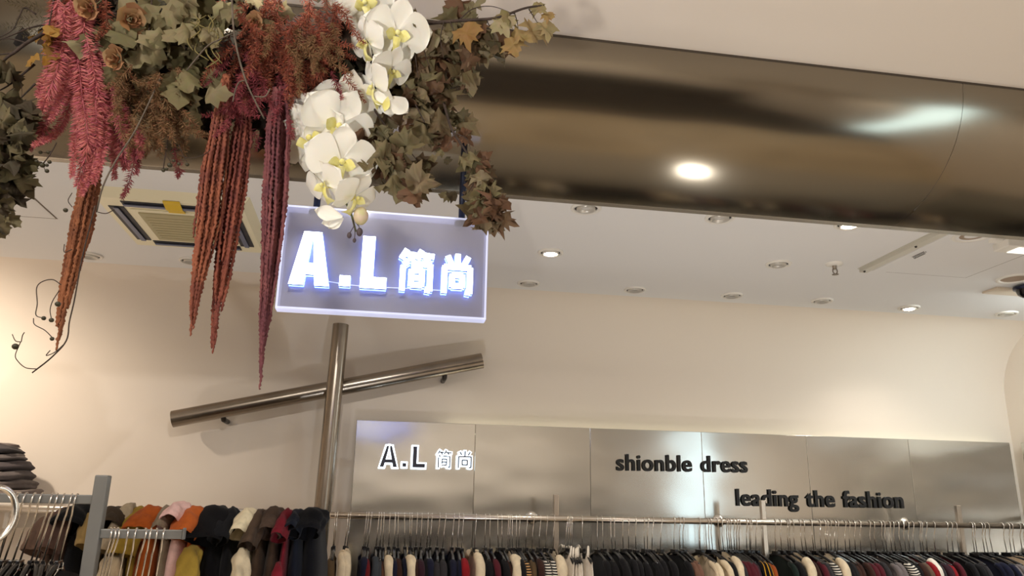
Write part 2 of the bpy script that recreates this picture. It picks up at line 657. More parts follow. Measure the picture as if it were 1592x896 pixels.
YV, YD = 4.36, 4.46
top, bot = at(530, 505, YV), at(500.5, 800, YV)
d = (bot-top)/(bot.z-top.z)
foot = top+d*(0.0-top.z)
t = thing('steel_pole', foot, 'upright brushed steel pipe in front of the rear wall, left of the panels', 'pole')
hollow(MB(), foot+Vector((0, 0, .004)), top, .044).build('pipe', PIPE, t)
MB().lathe(foot, [(0, 0), (.085, 0), (.085, .012), (.046, .014)]).build('base_flange', PIPE, t)
p, q = at(268, 652, YD), at(749.5, 561, YD)
t = thing('steel_crossbar', (p+q)/2, 'slanting steel pipe crossing behind the upright pole', 'pole')
hollow(MB(), p, q, .045).build('pipe', PIPE, t)
for px, py in ((348, 640), (692, 576)):
    c = at(px, py, YD)
    c.z -= .022
    MB().tube([c, (c.x, c.y+.02, c.z-.02), (c.x, YW-.001, c.z-.02)], .014, 12).build('bracket', DARKSTEEL, t)

# ------------------------------------------------------------------ hanging acrylic sign
YS = 2.30


def acrylic(name, tcol, transp, haze, emitc=None, estr=0, rough=.04):
    m = bpy.data.materials.new(name)
    m.use_nodes = True
    nt = m.node_tree
    N = nt.nodes
    N.remove(N['Principled BSDF'])
    out = N['Material Output']
    tr = N.new('ShaderNodeBsdfTransparent')
    tr.inputs[0].default_value = lin(tcol)
    gl = N.new('ShaderNodeBsdfGlossy')
    gl.inputs[1].default_value = rough
    di = N.new('ShaderNodeBsdfDiffuse')
    di.inputs[0].default_value = (.82, .82, .93, 1)
    tl = N.new('ShaderNodeBsdfTranslucent')
    tl.inputs[0].default_value = (.82, .82, .93, 1)
    ad = N.new('ShaderNodeMixShader')
    ad.inputs[0].default_value = .5
    nt.links.new(di.outputs[0], ad.inputs[1])
    nt.links.new(tl.outputs[0], ad.inputs[2])
    m1 = N.new('ShaderNodeMixShader')
    m1.inputs[0].default_value = haze
    nt.links.new(tr.outputs[0], m1.inputs[1])
    nt.links.new(ad.outputs[0], m1.inputs[2])
    m2 = N.new('ShaderNodeMixShader')
    fr = N.new('ShaderNodeFresnel')
    fr.inputs[0].default_value = 1.49
    nt.links.new(fr.outputs[0], m2.inputs[0])
    nt.links.new(m1.outputs[0], m2.inputs[1])
    nt.links.new(gl.outputs[0], m2.inputs[2])
    res_ = m2
    if estr:
        em = N.new('ShaderNodeEmission')
        em.inputs[0].default_value = lin(emitc)
        em.inputs[1].default_value = estr
        res_ = N.new('ShaderNodeAddShader')
        nt.links.new(m2.outputs[0], res_.inputs[0])
        nt.links.new(em.outputs[0], res_.inputs[1])
    nt.links.new(res_.outputs[0], out.inputs[0])
    MATS[name] = m
    return m


ACR = acrylic('acrylic_clear', (242, 242, 250), 1, .36)
ACRE = acrylic('acrylic_edge_glow', (240, 240, 250), 1, .55, (216, 220, 250), .42)  # faint emission put in for LED light carried to the edges
tl_, tr_, br_, bl_ = at(441, 317, YS), at(759, 343, YS), at(756, 498, YS), at(431, 478, YS)
x0, x1 = (tl_.x+bl_.x)/2, (tr_.x+br_.x)/2
z1, z0 = (tl_.z+tr_.z)/2, (bl_.z+br_.z)/2
DP = .05
t = thing('hanging_sign', ((x0+x1)/2, YS, z1), 'clear acrylic box sign with glowing A.L lettering hanging on two black rods', 'sign')
e = .006
MB().box((x0+e, YS, z0+e), (x1-e, YS+.004, z1-e)).build('front_sheet', ACR, t)
MB().box((x0+e, YS+DP-.004, z0+e), (x1-e, YS+DP, z1-e)).build('back_sheet', ACR, t)
fb = MB()
fb.box((x0, YS, z0), (x1, YS+DP, z0+e)).box((x0, YS, z1-e), (x1, YS+DP, z1))
fb.box((x0, YS, z0+e), (x0+e, YS+DP, z1-e)).box((x1-e, YS, z0+e), (x1, YS+DP, z1-e))
fb.build('edge_frame', ACRE, t)
LED = mat('sign_letter_glow', (255, 255, 255), emit=(215, 228, 255), estr=7)
LEDB = mat('sign_letter_halo', (255, 255, 255), emit=(80, 125, 255), estr=5)
LEDS = mat('sign_letter_side', (30, 44, 84), .4)


def sign_letter(fn, p0, p1, sw):
    Y0 = YS-.028
    x0, z0 = px2(p0[0], p0[1], Y0)
    x1, z1 = px2(p1[0], p1[1], Y0)
    b, s_, g = MB(), MB(), MB()
    fn(b, (x0, z0), x1-x0, z1-z0, sw, Y0-.002, Y0+.004, 0)
    fn(s_, (x0, z0), x1-x0, z1-z0, sw, Y0+.0045, Y0+.0155, 0.0)
    fn(g, (x0, z0), x1-x0, z1-z0, sw, Y0+.016, Y0+.0275, 0.0005)
    o = b.build('letter', LED, t)
    s_.build('rim', LEDS, o)
    g.build('halo_back', LEDB, o)


sign_letter(letter_A, (448, 441), (518, 363), .042)
sign_letter(lambda b, o, w_, h, s_, a, c, g: dot(b, o, w_, a, c, g), (527, 444), (545, 428), 0)
sign_letter(letter_L, (559, 447), (605, 370), .037)
sign_letter(lambda b, o, w_, h, s_, a, c, g: strokes(b, JIAN, o, w_, h, s_, a, c, g), (617, 451), (678, 391), .0165)
sign_letter(lambda b, o, w_, h, s_, a, c, g: strokes(b, SHANG, o, w_, h, s_, a, c, g), (685, 455), (737, 397), .0165)
# thin cable between the letters
MB().tube(curve([at(505, 437, YS-.003), at(560, 445, YS-.003), at(640, 449, YS-.003), at(690, 452, YS-.003)], 12), .0012, 6).build('cable', mat('cable_white', (240, 240, 250), .4), t)
RODM = mat('rod_black', (30, 36, 56), .35, .6)
for px, py in ((492, 325), (717.5, 345)):
    a = at(px, py, YS+DP*.5)
    a.z = z1
    zt = BT[1]-(BT[1]-BB[1])*math.sqrt(max(0, 1-((BB[0]-YS-DP*.5)/(BB[0]-BT[0]))**2))
    MB().tube([(a.x, a.y, z1), (a.x, a.y, zt+.01)], .0105, 12).build('rod', RODM, t)
    MB().lathe((a.x, a.y, z1-.012), [(.0001, 0), (.022, 0), (.022, .011), (.0105, .012), (.0105, .02)]).build('rod_collar', RODM, t)

# ------------------------------------------------------------------ ceiling fittings
RINGM = mat('fitting_white', (226, 220, 210), .45)
CUPM = mat('fitting_cup', (196, 190, 180), .3, .3)
LENS = mat('fitting_lens_off', (206, 202, 196), .2)
LIT = mat('fitting_lens_lit', (255, 246, 225), emit=(255, 240, 212), estr=40)
SHADOWGAP = mat('fitting_gap', (44, 40, 38), .7)


def downlight(p, lit, label, r=.062, gaze=(0, .25)):
    t = thing('downlight', p, label, 'ceiling light', 'round downlights in the ceiling')
    x, y, z = p
    MB().lathe((x, y, z), [(r, 0), (r, -.006), (r*.97, -.009), (r*.80, -.009), (r*.78, -.001)]).build('trim_ring', RINGM, t)
    MB().lathe((x, y, z), [(r*.785, -.0012), (r*.6, -.0016), (r*.595, -.0016)]).build('gap_ring', SHADOWGAP, t)
    b = MB().lathe((x, y, z), [(r*.63, -.001), (r*.63, -.012), (r*.56, -.014), (r*.5, -.006), (r*.34, -.002)])
    o = b.build('lamp_cup', RINGM if lit else CUPM, t)
    b = MB()
    if lit:
        b.lathe((x, y, z), [(r*.5, -.004), (r*.48, -.012), (r*.3, -.017), (.0005, -.019)])
    else:
        b.lathe((x, y, z), [(r*.36, -.002), (r*.3, -.004), (.0005, -.005)])
    b.build('lens', LIT if lit else LENS, t)


LIGHTS = [(911, 323, 0, 'unlit downlight half hidden by the beam, first of the front row'), (1119, 338, 0, 'unlit downlight half hidden by the beam, right of the first one'),
          (1320, 348, 1, 'glowing downlight touching the lower edge of the steel beam'), (856, 392, 1, 'glowing downlight nearest the right side of the hanging sign'),
          (1210, 410, 0, 'unlit downlight left of the sprinkler head'), (822, 440, 0, 'unlit downlight nearest the lower right corner of the hanging sign'),
          (987, 450, 0, 'unlit downlight second in the row near the rear wall'), (1138, 459, 0, 'unlit downlight third in the row near the rear wall'),
          (1278, 467, 0, 'unlit downlight below the sprinkler head'), (1413, 478, 1, 'glowing downlight nearest the upper right wall'),
          (1565, 487, 0, 'unlit tilted downlight at the far right end of the rear row')]
LIGHTS += [(298, 405, 0, 'faint unlit downlight between the red tassels below the air conditioner'), (140, 397, 0, 'faint unlit downlight beside the leftmost brown tassel'),
           (610, 353, 0, 'unlit downlight seen through the hanging acrylic sign'), (462, 357, 0, 'unlit downlight seen through the left edge of the acrylic sign')]
for px, py, lit, lab in LIGHTS:
    p = atz(px, py, CEIL)
    downlight(p, lit, lab)
    if lit and px > 500:
        spot((p.x, p.y, CEIL-.03), (p.x, p.y+.25, 0), 24, (1, .93, .83), 120, 1, .03)
p = atz(1577, 433, CEIL)
t = thing('recessed_lamp', p, 'large round recessed lamp cut by the right edge of the photo', 'ceiling light')
MB().lathe(p, [(.085, 0), (.085, -.005), (.068, -.007), (.066, -.001)]).build('trim_ring', RINGM, t)
MB().lathe(p, [(.066, -.001), (.05, -.0035), (.0005, -.002)]).build('reflector', mat('reflector_tan', (150, 128, 108), .5), t)
p = atz(1512, 366, CEIL)
t = thing('recessed_lamp', p, 'round recessed lamp under the beam, right of the slim ceiling strip', 'ceiling light')
MB().lathe(p, [(.085, 0), (.085, -.005), (.068, -.007), (.066, -.001)]).build('trim_ring', RINGM, t)
MB().lathe(p, [(.066, -.001), (.05, -.0035), (.0005, -.002)]).build('reflector', mat('reflector_tan', (150, 128, 108), .5), t)

# air conditioner cassette
ACM = mat('plastic_cream', (232, 222, 190), .4)
ACG = mat('plastic_grille', (172, 160, 122), .55)
ACD = mat('slot_dark', (26, 28, 40), .5)
ACV = mat('vane_blue_grey', (92, 98, 122), .35)
zc = CEIL-.035
c0, c1 = Vector((-1.20, 3.08)), Vector((-.575, 3.74))
t = thing('air_conditioner', ((c0.x+c1.x)/2, (c0.y+c1.y)/2, CEIL), 'cream square cassette air conditioner set in the ceiling', 'air conditioner')
X0, X1, Y0, Y1 = c0.x, c1.x, c0.y, c1.y


def frustum(b, r0, zz0, r1, zz1):
    (a0, b0, a1, b1), (d0, e0, d1, e1) = r0, r1
    vs = [(a0, b0, zz0), (a1, b0, zz0), (a1, b1, zz0), (a0, b1, zz0), (d0, e0, zz1), (d1, e0, zz1), (d1, e1, zz1), (d0, e1, zz1)]
    b.add(vs, [(4, 5, 6, 7), (0, 1, 5, 4), (1, 2, 6, 5), (2, 3, 7, 6), (3, 0, 4, 7)])


b = MB()
frustum(b, (X0, Y0, X1, Y1), CEIL, (X0+.03, Y0+.03, X1-.03, Y1-.03), zc)
b.build('panel', ACM, t)
s0, s1, wd = .065, .13, .05
g = MB().bevbox((X0+.16, Y0+.16, zc-.012), (X1-.16, Y1-.16, zc+.002), .004)
for i in range(9):
    yy = Y0+.2+i*(Y1-Y0-.4)/8
    g.box((X0+.18, yy, zc-.0135), (X1-.18, yy+.006, zc-.012))
g.build('grille', ACG, t)
MB().bevbox((X0+.135, Y0+.135, zc-.006), (X1-.135, Y1-.135, zc+.001), .003).build('grille_frame', ACM, t)
for (a, c, e_, f_) in ((X0+.12, Y0+.055, X1-.12, Y0+.115), (X0+.12, Y1-.115, X1-.12, Y1-.055)):
    o = MB().box((a, c, zc-.003), (e_, f_, zc+.001)).build('air_slot', ACD, t)
    v = MB().beam((a+.005, (c+f_)/2, zc-.008), (e_-.005, (c+f_)/2, zc-.008), .02, .004).build('vane', ACV, o)
for (a, c, e_, f_) in ((X0+.055, Y0+.12, X0+.115, Y1-.12), (X1-.115, Y0+.12, X1-.055, Y1-.12)):
    o = MB().box((a, c, zc-.003), (e_, f_, zc+.001)).build('air_slot', ACD, t)
    v = MB().beam(((a+e_)/2, c+.005, zc-.008), ((a+e_)/2, f_-.005, zc-.008), .02, .004).build('vane', ACV, o)
xt = atz(264, 311, zc).x
b = MB()
P = [[(xt-.033, Y0+u, z_), (xt+.033, Y0+u, z_)] for u, z_ in ((.025, zc+.002), (.034, zc-.004), (.05, zc-.0055), (.09, zc-.013), (.12, zc-.0065), (.138, zc-.0075))]
tp = b.grid(P, False).build('adhesive_tape', mat('tape_yellow', (214, 176, 34), .5), t)
tp['label'] = 'yellow tape stuck across the front air slot'

# sprinkler, hatch, slim strip with a spring, small fittings at the right
p = atz(1297, 410, CEIL)
t = thing('sprinkler_head', p, 'small metal sprinkler head between the two rows of downlights', 'sprinkler')
MB().lathe(p, [(.042, 0), (.04, -.006), (.02, -.012), (.012, -.012)]).build('escutcheon', RINGM, t)
b = MB().lathe(p, [(.012, -.01), (.010, -.03), (.0005, -.03)], 12)
b.tube([p+Vector((-.011, 0, -.03)), p+Vector((-.012, 0, -.045)), p+Vector((0, 0, -.055))], .003, 6)
b.tube([p+Vector((.011, 0, -.03)), p+Vector((.012, 0, -.045)), p+Vector((0, 0, -.055))], .003, 6)
b.lathe(p, [(.0005, -.055), (.016, -.055), (.016, -.058), (.0005, -.058)], 12)
b.build('nozzle', mat('nozzle_brass', (150, 140, 128), .35, .8), t)
t = thing('ceiling_hatch', (2.72, 3.1, CEIL), 'square ceiling access hatch with a dark joint, right of the slim strip', 'hatch')
MB().box((2.50, 2.75, CEIL-.0015), (2.955, 3.435, CEIL+.001)).build('joint', mat('joint_grey', (120, 108, 94), .8), t)
MB().box((2.42, 2.68, CEIL-.003), (2.948, 3.428, CEIL+.0005)).build('hatch_panel', PLASTER2, t)
t = thing('ceiling_hatch', atz(30, 320, CEIL), 'pale ceiling access hatch at the left edge below the soffit', 'hatch')
pa = atz(90, 340.5, CEIL)
MB().box((pa.x-.5, 2.9, CEIL-.0015), (pa.x, pa.y, CEIL+.001)).build('joint', MATS['joint_grey'], t)
MB().box((pa.x-.5, 2.9, CEIL-.003), (pa.x-.006, pa.y-.010, CEIL+.0005)).build('hatch_panel', PLASTER2, t)
a, c = atz(1341, 418, CEIL), atz(1492, 354, CEIL)
t = thing('ceiling_strip', (a.x, (a.y+c.y)/2, CEIL), 'slim pale metal strip on the ceiling with a small spring', 'ceiling strip')
b = MB().bevbox((a.x-.02, 2.66, CEIL-.022), (a.x+.022, a.y, CEIL), .002)
b.box((a.x-.026, 2.66, CEIL-.004), (a.x+.03, a.y+.002, CEIL))
b.build('rail', mat('strip_grey', (196, 190, 176), .45), t)
s_ = atz(1430, 393, CEIL)
hp = [(s_.x+.004+.007*math.cos(k*.9), s_.y+.0014*k-.03, CEIL-.008+.007*math.sin(k*.9)) for k in range(60)]
MB().tube(hp, .0014, 5).build('spring', DARKSTEEL, t)
for yy in (a.y-.03, a.y-.42):
    MB().ball((a.x-.012, yy, CEIL-.024), .006).build('screw', DARKSTEEL, t)
p = atz(1562, 452, CEIL)
t = thing('ceiling_plate', p, 'narrow beige plate beside the black dome at the right edge', 'ceiling plate')
MB().bevbox((p.x-.1, p.y-.06, CEIL-.012), (p.x+.3, p.y+.05, CEIL), .003).build('plate', mat('plate_beige', (206, 190, 170), .5), t)
p = atz(1585, 451, CEIL-.03)
t = thing('dome_camera', p, 'small black dome camera at the right edge of the ceiling', 'camera')
MB().lathe((p.x+.04, p.y, CEIL-.012), [(.06, 0), (.06, -.012), (.05, -.016)], 20).build('base_ring', RODM, t)
MB().lathe((p.x+.04, p.y, CEIL-.028), [(.05, 0), (.042, -.025), (.022, -.04), (.0005, -.044)], 20).build('dome', mat('dome_black', (10, 10, 12), .1), t)
p = atz(1572, 372, CEIL)
t = thing('emergency_light', p, 'boxy white emergency light on a bracket under the beam at far right', 'emergency light')
MB().bevbox((p.x-.06, p.y-.045, CEIL-.05), (p.x+.2, p.y+.045, CEIL-.015), .004).build('housing', RINGM, t)
MB().bevbox((p.x-.1, p.y-.02, CEIL-.02), (p.x+.1, p.y+.02, CEIL), .002).build('bracket', RINGM, t)
MB().box((p.x+.0, p.y-.035, CEIL-.053), (p.x+.19, p.y+.035, CEIL-.0495)).build('diffuser', mat('diffuser_lit', (255, 250, 240), emit=(255, 248, 235), estr=1.2), t)

# ------------------------------------------------------------------ long clothes rail in front of the panels
YR = 4.15
CHROME = mat('chrome', (238, 233, 226), .22, 1)
RAILM = mat('rail_steel', (208, 198, 186), .26, 1)
ra, rb = at(511, 800, YR), at(1592, 820, YR)
ZR = (ra.z+rb.z)/2
XE = XR-.03
t = thing('clothes_rail', (1.9, YR, ZR), 'long round steel clothes rail below the slogan, carried by three posts', 'clothes rail')
b = MB().tube([(ra.x+.006, YR, ZR), (ra.x+.012, YR, ZR), (XE, YR, ZR)], [.011, .0155, .0155], 16)
b.build('rail', RAILM, t)
POSTX = []
for px, py in ((864, 769), (1184.5, 778), (1487.5, 786)):
    p = at(px, py, YR+.033)
    POSTX.append(p.x)
    MB().bevbox((p.x-.0135, YR+.0165, 0), (p.x+.0135, YR+.0435, p.z), .003).build('post', RAILM, t)
for px in (846, 1158, 1466):
    p = at(px, 800, YR)
    br = MB().tube([(p.x, YR+.012, ZR), (p.x, YP-.008, ZR)], .008, 10).build('bracket', RAILM, t)
    MB().lathe((p.x, YP-.001, ZR), [(.0005, -.016), (.02, -.015), (.036, -.006), (.037, 0)], 24, 'y').build('flange', CHROME, br)

HBLACK = mat('hanger_black', (20, 19, 22), .22)


def hanger_template(name, shank, arm, drop):
    """origin on the rail axis; the hanger hangs in the YZ plane"""
    rt = bpy.data.objects.new(name, None)
    rt.empty_display_size = .05
    COL.objects.link(rt)
    pts = []
    r = .0175
    for i in range(11):
        a = math.radians(-50+i*23)
        pts.append((0, r*math.cos(a), r*math.sin(a)))
    pts = pts[::1]
    # hook curls over the rail, kinks back to the middle, runs straight down
    pts += [(0, -.012, -.024), (.001, -.002, -.044), (0, 0, -.058), (0, 0, -shank)]
    MB().tube(pts, .0025, 6).build('hook', CHROME, rt)
    z = -shank
    b = MB()
    b.bevbox((-.0085, -.036, z-.022), (.0085, .036, z+.002), .002)
    for s_ in (-1, 1):
        P = [(0, s_*.01, z-.010), (0, s_*.05, z-.018), (0, s_*arm*.6, z-drop*.55), (0, s_*arm, z-drop)]
        b.tube(curve(P, 10), [.007]*8+[.008, .009, .008], 8)
    b.build('body', HBLACK, rt)
    c = MB().tube([(.007, -.033, z-.02), (.007, .033, z-.02)], .0018, 5)
    for s_ in (-1, 1):
        c.tube([(.006, s_*.03, z-.004), (.0075, s_*.033, z-.022), (.006, s_*.042, z-.034)], .0022, 5)
    c.build('clip', CHROME, rt)
    return rt


def copy_thing(src, loc, rot=(0, 0, 0), scale=(1, 1, 1)):
    c = src.copy()
    COL.objects.link(c)
    c.location, c.rotation_euler, c.scale = loc, rot, scale
    for ch in list(src.children):
        d = ch.copy()
        COL.objects.link(d)
        d.parent = c
        for g in list(ch.children):
            h = g.copy()
            COL.objects.link(h)
            h.parent = d
    return c


def crop_px(lst, base, sc):
    return [base+v/sc for v in lst]


HPX = crop_px([165, 190, 320, 345, 540, 565, 600, 690, 720, 750, 820, 885, 920, 995, 1060, 1085, 1150, 1205, 1280, 1325, 1420, 1490], 500, 7.725)
HPX += crop_px([120, 180, 230, 380, 490, 540, 630, 680, 755, 775, 800, 850, 890, 980, 1055, 1135, 1215, 1300, 1450, 1470, 1488, 1505], 690, 7.58)
HPX += crop_px([110, 285, 345, 440, 485, 585, 657, 740, 840, 885, 945, 1045, 1195, 1260, 1300, 1490], 890, 7.58)
HPX += crop_px([50, 150, 180, 260, 310, 365, 385, 410, 455, 490, 520, 605, 640, 660, 720, 940, 1000, 1080, 1105, 1150, 1230, 1275, 1365, 1465, 1525, 1550], 1080, 7.58)
HPX += crop_px([10, 70, 120, 150, 230, 275, 335, 395, 500, 545, 625, 660, 720, 760, 815, 870, 925, 980, 1055], 1280, 7.11)
HPX += crop_px([10, 60, 150, 290, 340, 390, 565, 590, 670, 700, 745, 905, 970, 1005, 1090, 1130], 1430, 7.11)
HPX = sorted(HPX)
GCOL = [(515, 'black'), (525, 'olive brown'), (546, 'cream'), (561, 'black'), (572, 'navy'), (577, 'dark red'), (583, 'red'), (590, 'slate grey'), (598, 'brown'), (604, 'cream'), (615, 'navy'),
        (622, 'dark brown'), (630, 'navy'), (637, 'cream'), (645, 'dark brown'), (653, 'plum'), (662, 'black'), (670, 'navy'), (676, 'cream'), (690, 'charcoal'), (700, 'navy'), (708, 'navy'),
        (720, 'red'), (740, 'cream'), (756, 'black'), (763, 'burgundy'), (772, 'black'), (780, 'dark brown'), (789, 'cream'), (797, 'black'), (803, 'charcoal'), (811, 'tan and black striped'),
        (820, 'olive brown'), (828, 'dark brown'), (838, 'black and white striped'), (846, 'black and white striped'), (855, 'black'), (864, 'cream'), (881, 'white'), (886, 'white'), (890, 'white'),
        (898, 'white'), (914, 'white'), (925, 'black'), (1015, 'black'), (1018, 'black with white piping'), (1030, 'black'), (1048, 'black'), (1055, 'dusty brown'), (1063, 'dusty brown'), (1086, 'black'), (1100, 'black'),
        (1110, 'cream'), (1125, 'charcoal'), (1130, 'burgundy'), (1142, 'burgundy'), (1148, 'plum'), (1153, 'navy'), (1163, 'black with yellow piping'), (1168, 'dark brown'), (1177, 'rust orange'),
        (1186, 'slate grey'), (1200, 'dark green'), (1213, 'black'), (1224, 'cream'), (1234, 'dark brown'), (1243, 'burgundy'), (1250, 'charcoal'), (1260, 'black and white striped'), (1275, 'cream'), (1285, 'black'),
        (1297, 'dark brown'), (1311, 'dark brown'), (1322, 'burgundy'), (1333, 'charcoal'), (1342, 'navy with yellow stripes'), (1352, 'grey'), (1362, 'black'), (1373, 'black and white striped'), (1382, 'black'),
        (1388, 'dark brown'), (1395, 'taupe'), (1404, 'red'), (1411, 'white'), (1420, 'charcoal'), (1430, 'plum'), (1438, 'red'), (1447, 'burgundy'), (1458, 'cream'), (1470, 'black'), (1480, 'black'), (1486, 'charcoal'), (1497, 'cream'),
        (1510, 'navy'), (1520, 'navy'), (1530, 'grey'), (1540, 'beige'), (1553, 'beige'), (1562, 'beige'), (1575, 'rust orange'), (1585, 'navy'), (1592, 'black')]
RGB = {'black': (22, 21, 24), 'olive brown': (92, 74, 52), 'cream': (232, 214, 184), 'navy': (24, 26, 46), 'dark red': (104, 22, 28), 'red': (142, 26, 34), 'slate grey': (62, 66, 72), 'brown': (92, 64, 50),
       'dark brown': (58, 36, 30), 'plum': (52, 28, 38), 'charcoal': (50, 47, 50), 'burgundy': (84, 28, 38), 'white': (242, 232, 218), 'dusty brown': (116, 84, 70), 'rust orange': (150, 72, 28), 'dark green': (26, 38, 34),
       'grey': (116, 108, 108), 'taupe': (104, 84, 70), 'beige': (214, 190, 160)}


def fabric(name, c, c2=None):
    if c2 is None:
        return mat('fabric_'+name.replace(' ', '_'), c, .9, var=.1, vscale=30, bump=.25, bscale=220, sheen=.06, spec=.15)
    key = 'fabric_'+name.replace(' ', '_')
    if key in MATS:
        return MATS[key]
    m = mat(key, c, .9, sheen=.06, spec=.15)
    nt = m.node_tree
    tc = nt.nodes.new('ShaderNodeTexCoord')
    wv = nt.nodes.new('ShaderNodeTexWave')
    wv.bands_direction = 'Z' if 'piping' not in name else 'X'
    wv.inputs['Scale'].default_value = 26 if 'piping' not in name else 18
    wv.inputs['Distortion'].default_value = .6
    rp = nt.nodes.new('ShaderNodeValToRGB')
    rp.color_ramp.interpolation = 'CONSTANT'
    rp.color_ramp.elements[0].color = lin(c)
    rp.color_ramp.elements[1].color = lin(c2)
    rp.color_ramp.elements[1].position = .55 if 'piping' not in name else .9
    nt.links.new(tc.outputs['Object'], wv.inputs['Vector'])
    nt.links.new(wv.outputs['Fac'], rp.inputs[0])
    nt.links.new(rp.outputs[0], nt.nodes['Principled BSDF'].inputs['Base Color'])
    return m


def garment_mat(cn):
    if cn == 'tan and black striped':
        return fabric(cn, (20, 18, 20), (196, 150, 100))
    if cn == 'black and white striped':
        return fabric(cn, (20, 19, 22), (232, 224, 212))
    if cn == 'black with white piping':
        return fabric(cn, (18, 17, 20), (235, 230, 222))
    if cn == 'black with yellow piping':
        return fabric(cn, (24, 18, 22), (214, 160, 40))
    if cn == 'navy with yellow stripes':
        return fabric(cn, (28, 32, 62), (214, 196, 40))
    return fabric(cn, RGB[cn])


def garment(kind, thick, seed, length=.5, sh=.2, bright=False):
    """top on a hanger, origin on the rail axis; YZ plane, thin along X. kind: knit, scoop, strap"""
    rnd = random.Random(seed)
    ph = [rnd.uniform(0, 6.3) for _ in range(6)]
    b = MB()
    ztop = -(.150 if bright else .166)-rnd.uniform(0, .012)
    nk = .05 if kind == 'knit' else .1
    # front outline in y for a set of heights, as closed rings: x = thickness, y = breadth
    rows = []
    N = 26
    levels = [0, .25, .5, .75, 1]

    def shoulder_z(y):
        u = min(1, max(0, (abs(y)-nk)/(sh-nk)))
        return ztop-.052*u**1.25
    L = []
    for j in range(12):
        v = j/11
        row = []
        for i in range(N):
            a = 2*math.pi*i/N
            cy = math.cos(a)
            y = (sh+.022)*(1 if cy >= 0 else -1)*abs(cy)**.55
            zt = shoulder_z(y)
            if abs(y) < nk:
                dip = (1-(abs(y)/nk)**2)
                zt = ztop-(.012 if kind == 'knit' else .075)*dip
            z = zt-v*(length+zt-ztop)
            flare = 1+.10*v
            th = thick*(.42+.58*min(1, v*4))*(1+.25*math.sin(ph[0]+y*22+v*3))
            if v == 0:
                th *= .45
            x = th*.5*math.sin(a)*1.1+.006*math.sin(ph[1]+v*5+y*9)*min(1, v*3)
            row.append((x, y*flare, z+.004*math.sin(ph[2]+y*30)*v))
        L.append(row)
    b.grid(L, True, True)
    # sleeves: flattened tubes from the shoulder down
    if kind == 'knit':
        for s_ in (-1, 1):
            P = [(0, s_*(sh-.03), ztop-.034), (0, s_*(sh+.004), ztop-.046), (.003, s_*(sh+.03), ztop-.085), (.004*math.sin(ph[3]), s_*(sh+.045), ztop-.16), (.008*math.sin(ph[4]), s_*(sh+.05), ztop-.3), (0, s_*(sh+.05), ztop-.42)]
            pts = curve(P, 14)
            rad = [thick*.42]+[thick*(.52+.04*math.sin(ph[5]+k)) for k in range(13)]+[thick*.4]
            b.tube(pts, rad, 10, True, 1.25)
    elif kind == 'scoop':
        # loose neckline bands drooping between the shoulders
        for k, dz in enumerate((.0, .022, .045)):
            P = [(.004*k-.004, -.1, ztop-.004), (.012, -.06, ztop-.045-dz), (.016, 0, ztop-.07-dz*1.2), (.012, .06, ztop-.045-dz), (.004*k-.004, .1, ztop-.004)]
            b.tube(curve(P, 14), .0055, 6)
        for s_ in (-1, 1):
            P = [(0, s_*(sh-.05), ztop-.03), (.0, s_*(sh+.005), ztop-.046), (.006, s_*(sh+.035), ztop-.09), (0, s_*(sh+.05), ztop-.25), (0, s_*(sh+.05), ztop-.4)]
            b.tube(curve(P, 12), [thick*.45]+[thick*.56]*11+[thick*.4], 10, True, 1.25)
    else:
        for s_ in (-1, 1):
            P = [(-.006, s_*.14, ztop-.03), (.0, s_*.12, ztop+.012), (.008, s_*.1, ztop+.012), (.014, s_*.08, ztop-.05)]
            b.tube(curve(P, 10), .005, 6)
    return b


HT = hanger_template('clothes_hanger', .146, .195, .062)
HT2 = hanger_template('clothes_hanger', .151, .185, .056)
names = ['left end of the long rail', 'left post of the long rail', 'middle post of the long rail', 'right post of the long rail']


def near_col(px):
    return min(GCOL, key=lambda g: abs(g[0]-px))[1]


cnt = [0, 0, 0, 0]
used = set()
for i, px in enumerate(HPX):
    p = at(px, 800+(px-511)*.0185, YR)
    if any(abs(p.x-q) < .012 for q in POSTX):
        p.x += .016
    k = sum(p.x > q for q in POSTX)
    cnt[k] += 1
    rx = random.uniform(-.02, .02)
    ry = .05*math.sin(i*.37)+.02*math.sin(i*1.3)
    rz = .03*math.sin(i*.21+1)
    src = HT if i % 3 else HT2
    h = src if src not in used else None
    if h is None:
        h = copy_thing(src, (p.x, YR, ZR), (rx, ry, rz))
    else:
        used.add(src)
        h.location, h.rotation_euler = (p.x, YR, ZR), (rx, ry, rz)
    where = ORD[cnt[k]]+(' from the ' if k == 0 else ' right of the ')+names[k]
    tag(h, 'black hanger with steel hook, '+where, 'hanger', 'hangers on the long rail')
    cn = near_col(px)
    kind = 'strap' if cn == 'white' and px < 930 else 'scoop' if (cn in ('cream',) and (abs(px-545) < 5 or abs(px-741) < 6)) or (1080 < px < 1103) else 'knit'
    th = {'cream': .040, 'white': .036, 'beige': .040}.get(cn, .030)*random.uniform(.9, 1.15)
    nm = {'knit': 'knit_top', 'scoop': 'scoop_neck_top', 'strap': 'camisole'}[kind]
    cname = 'cream' if (kind == 'scoop' and px > 1080) else cn
    g = garment(kind, th, i, sh=random.uniform(.18, .2), bright=cn in ('cream', 'white', 'beige')).build(nm, garment_mat(cname))
    g.location, g.rotation_euler = (p.x, YR, ZR), (rx, ry, rz)
    word = {'knit': 'knit top', 'scoop': 'loose necked top', 'strap': 'strappy top'}[kind]
    tag(g, cname+' '+word+', '+where.replace(' of the long rail', ' of long rail'), 'clothing', 'tops hanging on the long rail')

